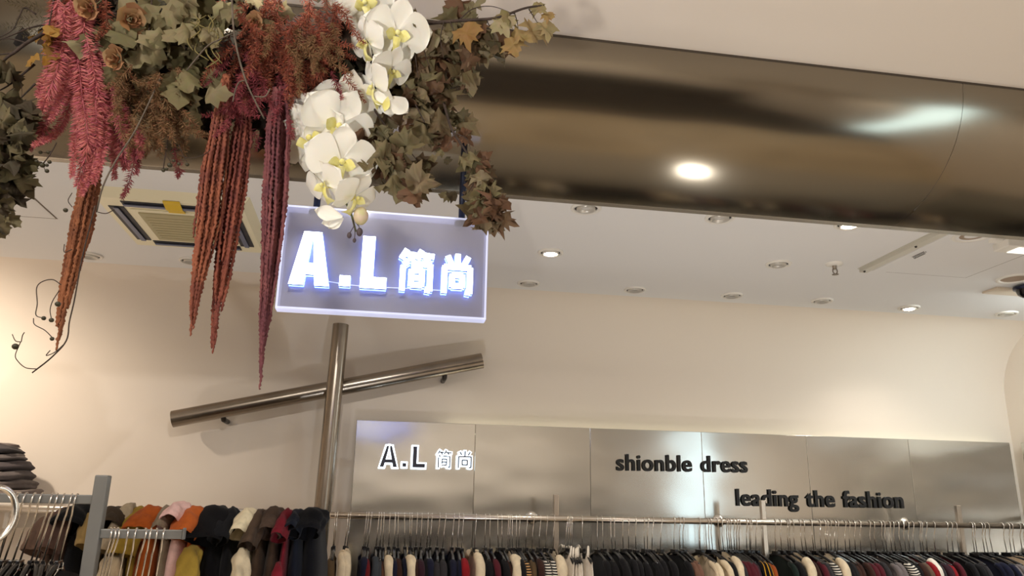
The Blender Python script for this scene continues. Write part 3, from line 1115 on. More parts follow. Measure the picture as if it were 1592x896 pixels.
# ------------------------------------------------------------------ T-shirts on the left rail
YT = 3.55
la, lb = at(14, 790, YT), at(120, 793, YT)
ZT = lb.z
t = thing('clothes_rail', ((la.x+.6), YT, ZT), 'round steel rail at left carrying the row of coloured tops', 'clothes rail')
xr_ = at(498, 800, YT).x
MB().tube([(la.x-.3, YT, ZT), (xr_, YT, ZT)], .0145, 14).build('rail', CHROME, t)
for xx in (la.x-.28, xr_-.03):
    MB().bevbox((xx-.013, YT+.016, 0), (xx+.013, YT+.042, ZT+.012), .003).build('post', RAILM, t)


def tshirt(name, px, top, wpx, c, seed, lean=0, sleeve=.13, open_=True, turn=0, label='', inner=(14, 12, 12), depth=0.0):
    """short-sleeved top hung across the rail, one sleeve towards the viewer"""
    rnd = random.Random(seed)
    ph = [rnd.uniform(0, 6.3) for _ in range(8)]
    ysh = YT-.21-depth
    s0 = at(px, top, ysh)
    wd = wpx/F*ysh*1.02
    t = thing(name, (s0.x, YT, s0.z), label, 'clothing', 'tops on the left rail')
    m = fabric('tee_%d' % seed, c)
    b = MB()
    L = []
    N = 28
    for j in range(14):
        v = j/13
        row = []
        for i in range(N):
            a = 2*math.pi*i/N
            cy = math.cos(a)
            y = .215*(1 if cy >= 0 else -1)*abs(cy)**.5
            zt = -.006-.02*(abs(y)/.2)**2-(0 if abs(y) > .07 else .02*(1-(y/.07)**2))
            th = wd*(.55+.45*min(1, v*3))*(.85+.18*math.sin(ph[0]+7*y+4*v))
            if v == 0:
                th *= .5
            x = .5*th*math.sin(a)+.012*math.sin(ph[1]+6*v+5*y)*v+lean*v
            row.append((s0.x+x, YT+.0-depth*.5+y*(1+.05*v), s0.z-.012+zt-v*.62))
        L.append(row)
    b.grid(L, True, True)
    b.build('body', m, t)
    # the near sleeve: an open sock of cloth falling from the shoulder, folded where it bends
    rows = []
    N = 30
    K = 14
    amax = .55+.75*open_
    for j in range(K+1):
        v = j/K
        ang = v*amax
        cyy = ysh+.06-.095*math.sin(ang)/max(.6, math.sin(amax))-.015*v
        czz = s0.z-.036-sleeve*(1-math.cos(ang))*1.15-sleeve*.35*v*v
        dy_, dz_ = -.095*math.cos(ang)-.02, -sleeve*math.sin(ang)*1.15-sleeve*.7*v/amax
        nrm = Vector((0, dz_, -dy_)).normalized()
        if nrm.z < 0:
            nrm = -nrm
        hw = wd*(.34+.20*math.sin(math.pi*min(1, v*.62+.06))+.03*math.sin(ph[2]+5*v))
        hh = .030+.030*v
        row = []
        for i in range(N):
            a = 2*math.pi*i/N
            wob = 1+.13*math.sin(3*a+ph[3]+2.5*v)*v+.06*math.sin(5*a+ph[4]+5*v)+.05*math.sin(9*a+ph[5]+7*v)*(1-.4*v)
            fold = .006*math.sin(a*2+ph[6]+11*v)*math.sin(math.pi*v)
            row.append(Vector((s0.x+lean*v*.4+turn*v*v, cyy, czz))+Vector((hw*math.cos(a)*wob+fold, 0, 0))+nrm*(hh*math.sin(a)*wob+fold))
        rows.append(row)
    last = rows[-1]
    cc = sum(last, Vector())/N
    ta = (cc-sum(rows[-2], Vector())/N).normalized()
    o = MB().grid(rows, True, True).build('sleeve', m, t)
    hem = [[cc+(q-cc)*1.02-ta*.022 for q in last], [cc+(q-cc)*1.07-ta*.012 for q in last], [cc+(q-cc)*1.06+ta*.002 for q in last], [cc+(q-cc)*.97+ta*.003 for q in last]]
    MB().grid(hem, True, True).build('hem', m, o)
    lin_ = [[cc+(q-cc)*.96+ta*.001 for q in last], [cc+(q-cc)*.90-ta*.03 for q in last], [cc+(q-cc)*.72-ta*.06 for q in last], [cc-ta*.085 for q in last]]
    MB().grid(lin_, True, True).build('lining', m, o)
    return t


tops = [('sweater', 78, 794, 26, (104, 82, 70), 'taupe brown top, leftmost on the left rail'),
        ('sweater', 100, 786, 26, (92, 70, 62), 'mauve brown top second on the left rail, under the grey stand arm'),
        ('jacket', 124, 780, 36, (17, 17, 20), 'black top on the left rail just left of the grey post'),
        ('sweater', 146, 786, 22, (150, 124, 78), 'tan top on the left rail behind the grey post'),
        ('tshirt', 180, 785, 36, (66, 54, 42), 'dark olive brown top immediately right of the grey post'),
        ('tshirt', 200, 779, 20, (168, 152, 128), 'light taupe top between dark olive and mustard tops'),
        ('tshirt', 214, 785, 30, (150, 122, 46), 'mustard top with an open sleeve on the left rail'),
        ('tshirt', 236, 784, 36, (164, 80, 30), 'rust orange top right of the mustard one'),
        ('tshirt', 261, 784, 24, (132, 118, 100), 'grey taupe top between rust orange and pale pink tops'),
        ('tshirt', 281, 778, 30, (226, 186, 180), 'pale pink top with a turned-up sleeve'),
        ('tshirt', 303, 785, 36, (186, 94, 40), 'bright rust top right of the pale pink one'),
        ('tshirt', 336, 783, 46, (15, 14, 17), 'broad black top in the middle of the left rail'),
        ('tshirt', 361, 786, 24, (24, 24, 27), 'charcoal top between the broad black and the cream ones'),
        ('tshirt', 386, 787, 26, (222, 208, 176), 'cream top on the left rail among dark ones'),
        ('tshirt', 406, 789, 22, (78, 62, 50), 'brown top immediately right of the cream one'),
        ('tshirt', 428, 785, 30, (76, 60, 50), 'grey brown top left of the burgundy one'),
        ('tshirt', 447, 789, 20, (110, 26, 38), 'burgundy top between brown and navy tops'),
        ('tshirt', 463, 790, 24, (22, 26, 38), 'dark navy top second from the steel pole'),
        ('tshirt', 487, 787, 46, (15, 16, 22), 'black top with a wide sleeve nearest the steel pole')]
random.seed(11)
for i, (nm, px, top, wpx, c, lab) in enumerate(tops):
    tshirt(nm, px, top, wpx, c, 100+i, random.uniform(-.02, .02), random.uniform(.08, .13), random.choice((.15, .5, .5, .8, 1)), random.uniform(-.03, .012), lab, depth=random.uniform(0, .03))
# an inner layer of folded tops lower down, in front
low = [('tshirt', 296, 846, 30, (168, 140, 60), 'olive mustard top slipping forward below the bright rust one'),
       ('tshirt', 375, 850, 22, (214, 198, 168), 'off white sleeve hanging low in front of the cream top'),
       ('tshirt', 431, 872, 14, (132, 34, 48), 'crimson sleeve hanging low below the burgundy top'),
       ('tshirt', 171, 862, 28, (190, 170, 140), 'pale beige top low beside the grey post')]
for i, (nm, px, top, wpx, c, lab) in enumerate(low):
    tshirt(nm, px, top, wpx, c, 140+i, .01, .13, .8, .01, lab, depth=.10)

# ------------------------------------------------------------------ grey T-stand at the left
STAND = mat('stand_grey', (140, 140, 138), .38, .3, var=.06, vscale=4)
YG = 2.35
pt, pb = at(158, 739, YG), at(150, 896, YG)
t = thing('display_stand', (pt.x, YG+.016, 0), 'grey square-tube stand with one arm to each side', 'stand')
hw = 9.0/F*YG
MB().bevbox((pt.x-hw, YG, .0), (pt.x+hw, YG+.034, pt.z), .0035).build('post', STAND, t)
MB().bevbox((pt.x-.2, YG-.16, 0), (pt.x+.2, YG+.19, .012), .003).build('base', STAND, t)
ua, ub = at(-30, 774, YG+.01), at(284, 831.5, YG+.01)
h_ = 12.5/F*YG/2
arm1 = MB().bevbox((ua.x, YG+.006, ua.z-h_), (pt.x-hw+.001, YG+.028, ua.z+h_), .0025).build('arm', STAND, t)
arm2 = MB().bevbox((pt.x+hw-.001, YG+.006, ub.z-h_), (ub.x, YG+.028, ub.z+h_), .0025).build('arm', STAND, t)
MB().bevbox((ub.x, YG+.004, ub.z-h_-.001), (ub.x+.004, YG+.030, ub.z+h_+.005), .001).build('end_stop', STAND, arm2)


def clip_hanger(sh):
    rt = bpy.data.objects.new('clothes_hanger', None)
    rt.empty_display_size = .05
    COL.objects.link(rt)
    r = .0165
    pts = [(0, r*math.cos(math.radians(-35+i*24.5))*1.0, r*math.sin(math.radians(-35+i*24.5))*1.0) for i in range(10)]
    pts += [(0, -.0165, -.014), (.001, -.004, -.038), (0, 0, -.05), (0, 0, -sh)]
    MB().tube(pts, .0025, 7).build('hook', CHROME, rt)
    z = -sh
    b = MB()
    b.bevbox((-.005, -.03, z-.014), (.005, .03, z+.002), .002)
    for s_ in (-1, 1):
        b.tube(curve([(0, s_*.008, z-.006), (0, s_*.06, z-.02), (0, s_*.13, z-.055), (0, s_*.18, z-.085)], 9), .0075, 8)
    b.build('body', HBLACK, rt)
    c = MB()
    c.tube([(.007, -.03, z-.018), (.007, .03, z-.018)], .0018, 5)
    for s_ in (-1, 1):
        c.tube([(.006, s_*.026, z-.004), (.0075, s_*.03, z-.022), (.006, s_*.05, z-.034)], .0022, 5)
        c.ball((.0065, s_*.03, z-.02), .0045)
    c.build('clip', CHROME, rt)
    return rt


H3, H4 = clip_hanger(.158), clip_hanger(.24)
first = {}
for lst, src, zz, grp, nm in (([20, 24, 35, 48, 60, 76, 83, 94, 106, 115], H3, ua.z, 'hangers on the upper stand arm', 'black clip hanger on the upper grey arm, '),
                              ([168, 173.5, 179, 195, 208.5, 222, 231, 240, 252], H4, ub.z, 'hangers on the lower stand arm', 'steel hooked hanger on the lower grey arm, ')):
    for i, px in enumerate(lst):
        x = at(px, 775 if src is H3 else 831, YG).x
        rot = (random.uniform(-.02, .02), .13+random.uniform(-.03, .03) if src is H3 else .06+random.uniform(-.02, .03), random.uniform(-.25, .25)+.35)
        loc = (x, YG+.017, zz-.002)
        if src not in first:
            first[src] = 1
            h = src
            h.location, h.rotation_euler = loc, rot
        else:
            h = copy_thing(src, loc, rot)
        tag(h, nm+ORD[i+1]+' from the left', 'hanger', grp)
# trousers and tops on the upper arm's hangers (only their tops show)
for i, (px, c, cn) in enumerate([(8, (34, 34, 40), 'charcoal'), (30, (26, 22, 24), 'black'), (52, (120, 18, 34), 'crimson'), (72, (24, 24, 28), 'black'), (92, (30, 26, 26), 'black')]):
    p = at(px, 888, YG)
    b = MB()
    L = []
    for j in range(7):
        v = j/6
        row = []
        for q in range(20):
            a = 2*math.pi*q/20
            cy = math.cos(a)
            y = .16*(1 if cy >= 0 else -1)*abs(cy)**.5
            row.append((p.x+.014*math.sin(a)*(.4+.6*min(1, v*4)), YG+.017+y, p.z-.03*(abs(y)/.16)**1.5-v*.45))
        L.append(row)
    b.grid(L, True, True)
    o = b.build('knit_top', fabric('stand_'+cn, c), None, (p.x, YG, p.z))
    tag(o, cn+' garment on the clip hangers at the lower left corner, '+ORD[i+1]+' from the left edge', 'clothing', 'garments under the upper stand arm')

# chrome hoop of a round rack at the very edge
hc = at(-9, 800, 2.0)
t = thing('round_rack', (hc.x, 2.0, 0), 'chrome hoop of a clothes rack cut by the left edge', 'clothes rack')
b = MB()
hp = [(hc.x+.031*math.cos(a), 2.0+.03*math.cos(a), hc.z+.058*math.sin(a)) for a in [math.radians(100-k*11) for k in range(21)]]
b.tube(hp, .0075, 12)
b.build('hoop', CHROME, t)
q = at(-2, 850, 2.0)
MB().tube([(q.x-.004, 2.0, 0), (q.x-.004, 2.0, q.z)], .009, 12).build('post', CHROME, t)
MB().lathe((q.x-.004, 2.0, 0), [(0, .012), (.1, .012), (.11, .006), (.11, 0)], 28).build('base', CHROME, t)

# ------------------------------------------------------------------ folded knits on a shelf at far left
YF = 4.32
SHELF = mat('shelf_white', (214, 204, 192), .5)
zs_ = at(30, 782, YF).z
xs_ = at(52, 782, YF).x
t = thing('wall_shelf', (xs_-.4, YW-.2, zs_), 'pale wall shelf under the folded knitwear at the left edge', 'shelf')
MB().bevbox((xs_-1.0, YF-.16, zs_-.022), (xs_+.02, YW, zs_), .003).build('board', SHELF, t)
for xx in (xs_-.9, xs_-.1):
    MB().bevbox((xx, YF-.05, zs_-.12), (xx+.02, YW, zs_-.022), .002).build('bracket', SHELF, t)
random.seed(5)


def folded(x, y, z, wx, wy, h, c, seed, nm, lab):
    rnd = random.Random(seed)
    ph = [rnd.uniform(0, 6.3) for _ in range(6)]
    P = []
    N = 36
    for j in range(9):
        v = j/8
        # rounded bulging side
        s_ = .82+.18*math.sqrt(math.sin(math.pi*(.04+.92*v)))
        row = []
        for i in range(N):
            a = 2*math.pi*i/N
            ca, sa = math.cos(a), math.sin(a)
            ex = (1 if ca >= 0 else -1)*abs(ca)**.55
            ey = (1 if sa >= 0 else -1)*abs(sa)**.55
            wob = 1+.04*math.sin(3*a+ph[0])+.03*math.sin(7*a+ph[1]+3*v)+.03*math.sin(5*v*2+ph[2])
            row.append((x+wx*ex*s_*wob, y+wy*ey*s_*wob, z+h*v+.008*math.sin(2*a+ph[3])*v))
        P.append(row)
    b = MB().grid(P, True, True)
    n = len(b.v)
    b.f.append(tuple(range(n-N, n)))
    b.sm.append(True)
    o = b.build(nm, fabric('knit_%d' % seed, c), None, (x, y, z))
    tag(o, lab, 'clothing', 'folded knits on the wall shelf')


hz = [782, 762, 748, 733, 718, 706, 695]
edgepx = [56, 47, 45, 41, 34, 29, 19]
cols = [(128, 116, 110), (112, 102, 98), (98, 90, 88), (88, 80, 80), (102, 94, 92), (80, 74, 74), (112, 100, 96)]
nmz = ['bottom', 'second from bottom', 'third from bottom', 'fourth from bottom', 'fifth from bottom', 'second from top', 'topmost']
zz = zs_
for i in range(7):
    znext = at(25, hz[i+1] if i < 6 else 688, YF-.1).z
    xr2 = at(edgepx[i], hz[i], YF).x
    folded(xr2-.17, YF, zz, .17, .14, max(.02, znext-zz)+.001, cols[i], 200+i, 'folded_sweater', 'grey folded knit in the stack at the left edge, '+nmz[i])
    zz = max(zz+.02, znext)+.002

# ------------------------------------------------------------------ hanging dried-flower arrangement
YA = 1.42


def K(px, Y=YA):
    return px*Y/F*1.06


def island_mat(name, cols, rough=.75, bumpy=0, trans=.0, noise_=.25):
    m = bpy.data.materials.new(name)
    m.use_nodes = True
    nt = m.node_tree
    N = nt.nodes
    b = N['Principled BSDF']
    b.inputs['Roughness'].default_value = rough
    b.inputs['Specular IOR Level'].default_value = .25
    g = N.new('ShaderNodeNewGeometry')
    r = N.new('ShaderNodeValToRGB')
    n = len(cols)
    while len(r.color_ramp.elements) < n:
        r.color_ramp.elements.new(.5)
    for i, c in enumerate(cols):
        r.color_ramp.elements[i].position = i/(n-1) if n > 1 else 0
        r.color_ramp.elements[i].color = lin(c)
    nt.links.new(g.outputs['Random Per Island'], r.inputs[0])
    tc = N.new('ShaderNodeTexCoord')
    tx = N.new('ShaderNodeTexNoise')
    tx.inputs['Scale'].default_value = 70
    tx.inputs['Detail'].default_value = 5
    nt.links.new(tc.outputs['Object'], tx.inputs['Vector'])
    mx = N.new('ShaderNodeMix')
    mx.data_type = 'RGBA'
    mx.blend_type = 'MULTIPLY'
    mx.inputs[0].default_value = noise_
    nt.links.new(r.outputs[0], mx.inputs[6])
    nt.links.new(tx.outputs['Color'], mx.inputs[7])
    nt.links.new(mx.outputs[2], b.inputs['Base Color'])
    if trans:
        b.inputs['Subsurface Weight'].default_value = 0
        t_ = N.new('ShaderNodeBsdfTranslucent')
        nt.links.new(mx.outputs[2], t_.inputs[0])
        ms = N.new('ShaderNodeMixShader')
        ms.inputs[0].default_value = trans
        nt.links.new(b.outputs[0], ms.inputs[1])
        nt.links.new(t_.outputs[0], ms.inputs[2])
        nt.links.new(ms.outputs[0], N['Material Output'].inputs[0])
    MATS[name] = m
    return m


TWIG = mat('twig_dark', (58, 44, 36), .8, var=.3, vscale=40, bump=.4, bscale=150)
TWIGG = mat('twig_grey', (96, 84, 72), .8, var=.25, vscale=40, bump=.3, bscale=150)
MAPLE_R = island_mat('maple_dry', [(92, 84, 58), (128, 116, 84), (96, 74, 54), (116, 84, 62), (150, 138, 108), (84, 78, 50)], .65, trans=.22)
MAPLE_T = island_mat('maple_tan', [(168, 144, 96), (150, 96, 40), (176, 158, 116), (134, 120, 80), (190, 178, 140)], .65, trans=.3)
MAPLE_L = island_mat('maple_left', [(96, 88, 60), (62, 50, 36), (128, 116, 84), (74, 66, 48), (84, 70, 58)], .7, trans=.2)
LEAFG = island_mat('leaf_grey_green', [(122, 112, 78), (146, 134, 100), (104, 98, 66), (158, 144, 110), (92, 86, 58)], .75, trans=.15)
LEAFD = island_mat('leaf_shaded', [(40, 36, 26), (58, 52, 36), (30, 26, 24), (66, 48, 34)], .8)
PINK = island_mat('fern_pink', [(200, 108, 114), (212, 126, 122), (186, 94, 116), (216, 140, 128), (192, 104, 104)], .8, trans=.2, noise_=.15)
RUST = island_mat('fern_rust', [(148, 74, 58), (172, 92, 66), (126, 64, 56), (156, 104, 76), (140, 66, 62)], .8, trans=.15)
RUSTB = island_mat('fern_burgundy', [(146, 62, 74), (162, 78, 82), (122, 56, 66), (154, 88, 84)], .8, trans=.15)
TAN = island_mat('fern_tan', [(140, 104, 70), (118, 92, 62), (156, 116, 84), (104, 86, 58), (150, 92, 70)], .8, trans=.15)
AMR = [mat('amaranth_rust', (164, 102, 66), .9, c2=(128, 76, 50), vscale=30, bump=.5, bscale=600),
       mat('amaranth_red', (164, 96, 68), .9, c2=(126, 68, 56), vscale=22, bump=.5, bscale=600),
       mat('amaranth_wine', (152, 84, 64), .9, c2=(116, 58, 52), vscale=22, bump=.5, bscale=600),
       mat('amaranth_burgundy', (138, 80, 80), .9, c2=(108, 58, 66), vscale=22, bump=.5, bscale=600)]


def leaf(b, pos, tip, nrm, size, seed, kind='maple', curl=.3):
    """leaf blade from its stalk end at pos, growing along tip"""
    rnd = random.Random(seed)
    tip = Vector(tip).normalized()
    nrm = Vector(nrm)
    nrm = (nrm-tip*nrm.dot(tip))
    if nrm.length < 1e-4:
        nrm = tip.orthogonal()
    nrm.normalize()
    sd = tip.cross(nrm)
    if kind == 'maple':
        pol = [(0, .0), (.12, .02), (.34, -.06), (.30, .10), (.50, .12), (.42, .26), (.56, .44), (.36, .44), (.24, .50), (.26, .66), (.14, .66), (.10, .82), (0, 1.0)]
    elif kind == 'long':
        pol = [(0, 0), (.10, .12), (.20, .3), (.22, .45), (.2, .6), (.13, .8), (.05, .94), (0, 1)]
    else:
        pol = [(0, 0), (.18, .08), (.34, .16), (.26, .3), (.40, .48), (.24, .56), (.22, .76), (.08, .84), (0, 1)]
    half = [(x*(1+rnd.uniform(-.12, .12)), y) for x, y in pol]
    half2 = [(-x*(1+rnd.uniform(-.15, .15)), y) for x, y in pol]
    out = half+half2[-2:0:-1]
    c1, c2, ph = rnd.uniform(-1, 1)*curl, rnd.uniform(.2, 1)*curl, rnd.uniform(0, 6.3)

    def P(x, y):
        z = c2*(-abs(x)*1.1)+c1*(y-.3)**2*1.3+.08*math.sin(ph+9*x+7*y)*curl*3
        # whole blade rolls over sideways a bit
        return pos+(sd*x+tip*y*(1-.25*abs(c1))+nrm*z)*size
    n = len(out)
    ctr = (0, .38)
    ring = [(ctr[0]+(x-ctr[0])*.5, ctr[1]+(y-ctr[1])*.5) for x, y in out]
    vs = [P(*ctr)]+[P(*q) for q in ring]+[P(*q) for q in out]
    fs = []
    for i in range(n):
        j = (i+1) % n
        fs.append((0, 1+i, 1+j))
        fs.append((1+i, 1+n+i, 1+n+j, 1+j))
    b.add(vs, fs, True)


def needle(b, p, d, L, wd, side):
    d = d.normalized()
    s_ = d.cross(side)
    if s_.length < 1e-5:
        s_ = d.orthogonal()
    s_ = s_.normalized()*wd
    b.add([p, p+d*L*.45+s_, p+d*L, p+d*L*.45-s_], [(0, 1, 2, 3)])


def frond(b, pts, nl, step, per, wd=.0010, fwd=.55, taper=.35, seed=0, jit=.35, plane=None):
    rnd = random.Random(seed)
    Ltot = sum((pts[i+1]-pts[i]).length for i in range(len(pts)-1))
    n = max(6, int(Ltot/step))
    c = curve(pts, n)
    for i in range(n):
        t = (c[i+1]-c[i]).normalized()
        u = t.orthogonal().normalized()
        v = t.cross(u)
        f = i/n
        l = nl*(1-(1-taper)*f**2)*(.7+.3*min(1, f*5))
        for k in range(per):
            a = 2*math.pi*(k/per)+rnd.uniform(-.5, .5)+i*.7
            d = u*math.cos(a)+v*math.sin(a)
            if plane is not None:
                d = d-plane*d.dot(plane)*.6
            d = d+t*(fwd+rnd.uniform(-jit, jit))
            needle(b, c[i]+(c[i+1]-c[i])*rnd.random(), d, l*rnd.uniform(.7, 1.15), wd, Vector((rnd.uniform(-1, 1), -1, rnd.uniform(-1, 1))))
    return c


def A(x, y, dy=0.0):
    return at(x, y, YA+dy)


CAMN = Vector((0, -1, -.35)).normalized()

# the bough everything is tied to (just above the frame) and its wires
t = thing('hanging_bough', A(330, -90), 'dark wooden bough above the dried flowers, hung by wires from the ceiling', 'branch')
c = curve([A(-120, -60, .05), A(60, -70, .08), A(250, -80, .1), A(430, -75, .1), A(600, -50, .06), A(690, -20, .04)], 30)
MB().tube(c, [.016]*10+[.02]*10+[.014]*8+[.009]*3, 10).build('limb', TWIG, t)
for i in (6, 14, 23):
    MB().tube([c[i], (c[i].x, c[i].y, CEIL2)], .0015, 6).build('wire', DARKSTEEL, t)

# dense leaf mass behind, its shade put into the dark leaf colour
random.seed(21)


def leafset(name, mat_, spec, size, seed, label, cat, kind='long', stems=None, group=None, down=.7, curl=.35, stemmat=None, dspread=.04, stemr=.0022, dy=0):
    """spec: list of (px, py, count, spread px) clusters"""
    rnd = random.Random(seed)
    t = thing(name, A(spec[0][0], spec[0][1]), label, cat, group)
    b = MB()
    for (px, py, cnt_, sp) in spec:
        for i in range(cnt_):
            x, y = px+rnd.gauss(0, sp*.5), py+rnd.gauss(0, sp*.5)
            p = A(x, y, dy+rnd.uniform(-dspread, dspread))
            ang = rnd.gauss(0, .75)
            tip = Vector((math.sin(ang), rnd.uniform(-.5, .5), -math.cos(ang)*down+rnd.uniform(-.2, .5)*(1-down)))
            nrm = Vector((rnd.uniform(-.8, .8), -1, rnd.uniform(-.9, .5)))
            leaf(b, p, tip, nrm, K(size)*rnd.uniform(.65, 1.2), rnd.random(), kind, curl*(1.6 if kind == 'maple' else 1))
    b.build('foliage', mat_, t)
    for pts, r in (stems or []):
        cc = curve([A(*q) if len(q) == 2 else A(q[0], q[1], q[2]) for q in pts], 6*len(pts))
        MB().tube(cc, [r*(1-.6*i/len(cc)) for i in range(len(cc))], 7).build('stem', stemmat or TWIG, t)
    return t


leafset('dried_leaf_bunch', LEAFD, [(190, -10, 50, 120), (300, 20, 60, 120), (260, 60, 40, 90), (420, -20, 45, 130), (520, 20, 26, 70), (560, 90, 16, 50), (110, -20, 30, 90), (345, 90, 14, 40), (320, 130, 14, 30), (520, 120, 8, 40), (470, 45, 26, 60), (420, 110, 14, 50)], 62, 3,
        'dried leaves coloured dark as if shadowed, packed behind the flowers at the top', 'dried leaves', 'ivy',
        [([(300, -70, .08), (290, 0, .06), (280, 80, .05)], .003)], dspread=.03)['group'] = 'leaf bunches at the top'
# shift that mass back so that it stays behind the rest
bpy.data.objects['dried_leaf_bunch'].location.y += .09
leafset('dried_leaf_bunch', LEAFG, [(175, 50, 9, 40), (185, 85, 8, 30), (215, 60, 9, 40), (240, 20, 12, 50), (265, 90, 9, 30), (290, 40, 10, 50), (320, 20, 10, 45), (300, 110, 8, 28), (285, 130, 8, 26), (350, 30, 8, 40), (215, 5, 8, 50), (395, 5, 6, 40)],
        54, 4, 'pale grey green dried leaves at the top between pink ferns and red ferns', 'dried leaves', 'ivy',
        [([(240, -60, .02), (236, 0, .0), (230, 60, -.01)], .0025)], group='leaf bunches at the top')
leafset('dried_leaf_bunch', island_mat('leaf_amber', [(150, 104, 36), (120, 84, 30), (170, 130, 60), (96, 62, 34)], .7, trans=.2), [(72, 60, 10, 22), (66, 85, 6, 16)],
        30, 5, 'small amber dried leaves beside the top of the pink ferns', 'dried leaves', 'ivy', [([(90, -40), (80, 20), (70, 70)], .002)], group='leaf bunches at the top')

# maple branches on the right
rt_spec = [([(575, 40, .03), (650, 37, .02), (715, 32, 0), (770, 28, -.02), (815, 13, -.03), (846, 8, -.03)], .0046),
           ([(715, 30), (735, 14), (765, 10), (800, 22)], .0014), ([(822, 14, -.03), (832, 30, -.03), (838, 40, -.03)], .0013), ([(800, 20), (805, 40), (803, 60)], .0012),
           ([(690, 34), (685, 60), (690, 90)], .0012), ([(700, 34), (705, 52), (690, 72)], .0012), ([(755, 28), (765, 50), (770, 70)], .0012)]
tb = leafset('maple_branch', MAPLE_R, [(712, 20, 5, 26), (735, 38, 5, 24), (725, 60, 5, 24), (700, 70, 5, 30), (672, 58, 5, 24), (760, 50, 3, 14), (715, 92, 5, 24), (740, 84, 3, 18), (690, 105, 5, 26), (738, 115, 3, 16), (665, 90, 5, 24), (780, 65, 3, 12)],
             50, 6, 'dried maple branch reaching right across the beam below the top edge', 'branch', 'maple', rt_spec, 'dried maple branches on the right', dy=.04)
b = MB()
rr = random.Random(8)
for (px, py, sz, ang) in ((830, 5, 34, .9), (852, 18, 26, -.1), (812, 45, 46, -.35), (835, 38, 52, -.25), (848, 32, 44, .15), (790, 18, 40, -.3), (778, 26, 44, .35), (795, 58, 44, .2), (722, 35, 56, .15)):
    leaf(b, A(px, py, -.03), (math.sin(ang), -.1, -math.cos(ang)), (rr.uniform(-.5, .5), -1, .1), K(sz), rr.random(), 'maple', .4)
o = b.build('foliage', MAPLE_T, tb)
o['label'] = 'tan and amber leaves at the branch tip'

leafset('maple_branch', MAPLE_R, [(600, 100, 8, 34), (625, 120, 10, 40), (650, 110, 8, 36), (680, 128, 8, 34), (610, 150, 8, 36), (640, 155, 10, 40), (675, 160, 8, 36), (695, 180, 6, 24), (660, 190, 6, 28), (690, 200, 3, 18), (590, 180, 6, 28), (575, 130, 4, 20)],
        48, 9, 'dense hanging mass of brown maple leaves right of the white orchids', 'branch', 'maple',
        [([(590, -20, .04), (600, 60, .04), (630, 130, .04), (660, 190, .02)], .003), ([(640, 37, .02), (645, 80, .02), (650, 120, .02)], .0014), ([(655, 37, .02), (660, 80, .02), (670, 110, .02)], .0014)], 'dried maple branches on the right', dy=.075)
leafset('maple_branch', MAPLE_R, [(592, 200, 5, 20), (585, 235, 3, 12), (610, 220, 4, 18), (625, 245, 5, 18), (640, 250, 4, 18), (630, 275, 4, 14), (640, 290, 3, 8), (612, 265, 2, 8)],
        54, 12, 'short maple branch hanging beside the lower white orchids, over the sign rod gap', 'branch', 'maple',
        [([(570, 150, .03), (595, 190, .02), (620, 220, .01), (638, 236)], .0026), ([(638, 236), (648, 250), (651, 262)], .001)], 'dried maple branches on the right', curl=.5)
t4 = leafset('maple_branch', MAPLE_R, [(735, 240, 4, 8), (745, 258, 5, 9), (757, 278, 5, 10), (738, 300, 6, 10), (755, 308, 8, 14), (768, 312, 8, 12), (750, 330, 8, 14), (765, 335, 7, 12)],
             40, 14, 'slender maple twig drooping in front of the right sign rod', 'branch', 'maple',
             [([(690, 160, .02), (702, 200, .01), (722, 232), (740, 262), (756, 286), (766, 300)], .003), ([(710, 208), (726, 216), (732, 232)], .001), ([(742, 266), (736, 285), (728, 300)], .001), ([(706, 206), (700, 220), (692, 232)], .0008)], 'dried maple branches on the right', curl=.55)
b = MB()
for (px, py, sz, ang) in ((690, 235, 18, -.9), (678, 242, 20, -.8), (668, 252, 18, -.6), (694, 244, 20, .3), (712, 304, 26, -1.5), (703, 306, 24, -1.7)):
    leaf(b, A(px, py), (math.sin(ang), -.1, -math.cos(ang)), (rr.uniform(-.5, .5), -1, .1), K(sz), rr.random(), 'ivy', .5)
b.build('foliage', MAPLE_L, t4)

# maple and bare twigs at the left edge
leafset('maple_branch', MAPLE_L, [(5, 150, 8, 20), (20, 165, 8, 22), (12, 190, 9, 20), (30, 185, 7, 16), (5, 215, 8, 20), (25, 205, 6, 14), (40, 190, 4, 10), (18, 240, 7, 18), (35, 250, 4, 10), (3, 260, 8, 18), (22, 270, 5, 10), (22, 108, 3, 10), (2, 300, 5, 12)],
        44, 31, 'dark olive maple leaves on twigs at the left edge, above the thin curly twig', 'branch', 'maple',
        [([(54, 100, .02), (30, 120, .02), (10, 135, .02), (-20, 150, .02)], .0024), ([(55, 130, .02), (40, 145, .02), (25, 160, .02)], .002), ([(30, 120, .02), (34, 140, .02), (33, 165, .02)], .0008)], curl=.45)
leafset('maple_branch', MAPLE_L, [(4, 318, 5, 8), (3, 335, 6, 8), (8, 345, 4, 6), (2, 352, 4, 6)], 26, 33, 'small tuft of grey leaves at the left edge beside the ceiling hatch', 'branch', 'ivy',
        [([(-30, 280), (-10, 310), (3, 335)], .0016)], curl=.5)
t = thing('bare_branch', A(40, 70), 'bare dark forked branch crossing the upper left corner', 'branch')
for pts, r in (([(75, 45), (62, 55), (40, 68), (22, 82), (10, 90), (0, 102), (-25, 125)], .0042), ([(70, 38), (45, 44), (25, 52), (0, 62), (-20, 70)], .002), ([(38, 66), (25, 62), (10, 60), (4, 62)], .0016),
               ([(56, 22), (38, 12), (30, 26), (20, 46), (0, 58)], .0018), ([(22, 82), (8, 84), (-10, 86)], .0018)):
    MB().tube(curve([A(*q, .02) for q in pts], 20), [r*(1-.5*i/20) for i in range(21)], 7).build('twig', TWIG, t)
b = MB()
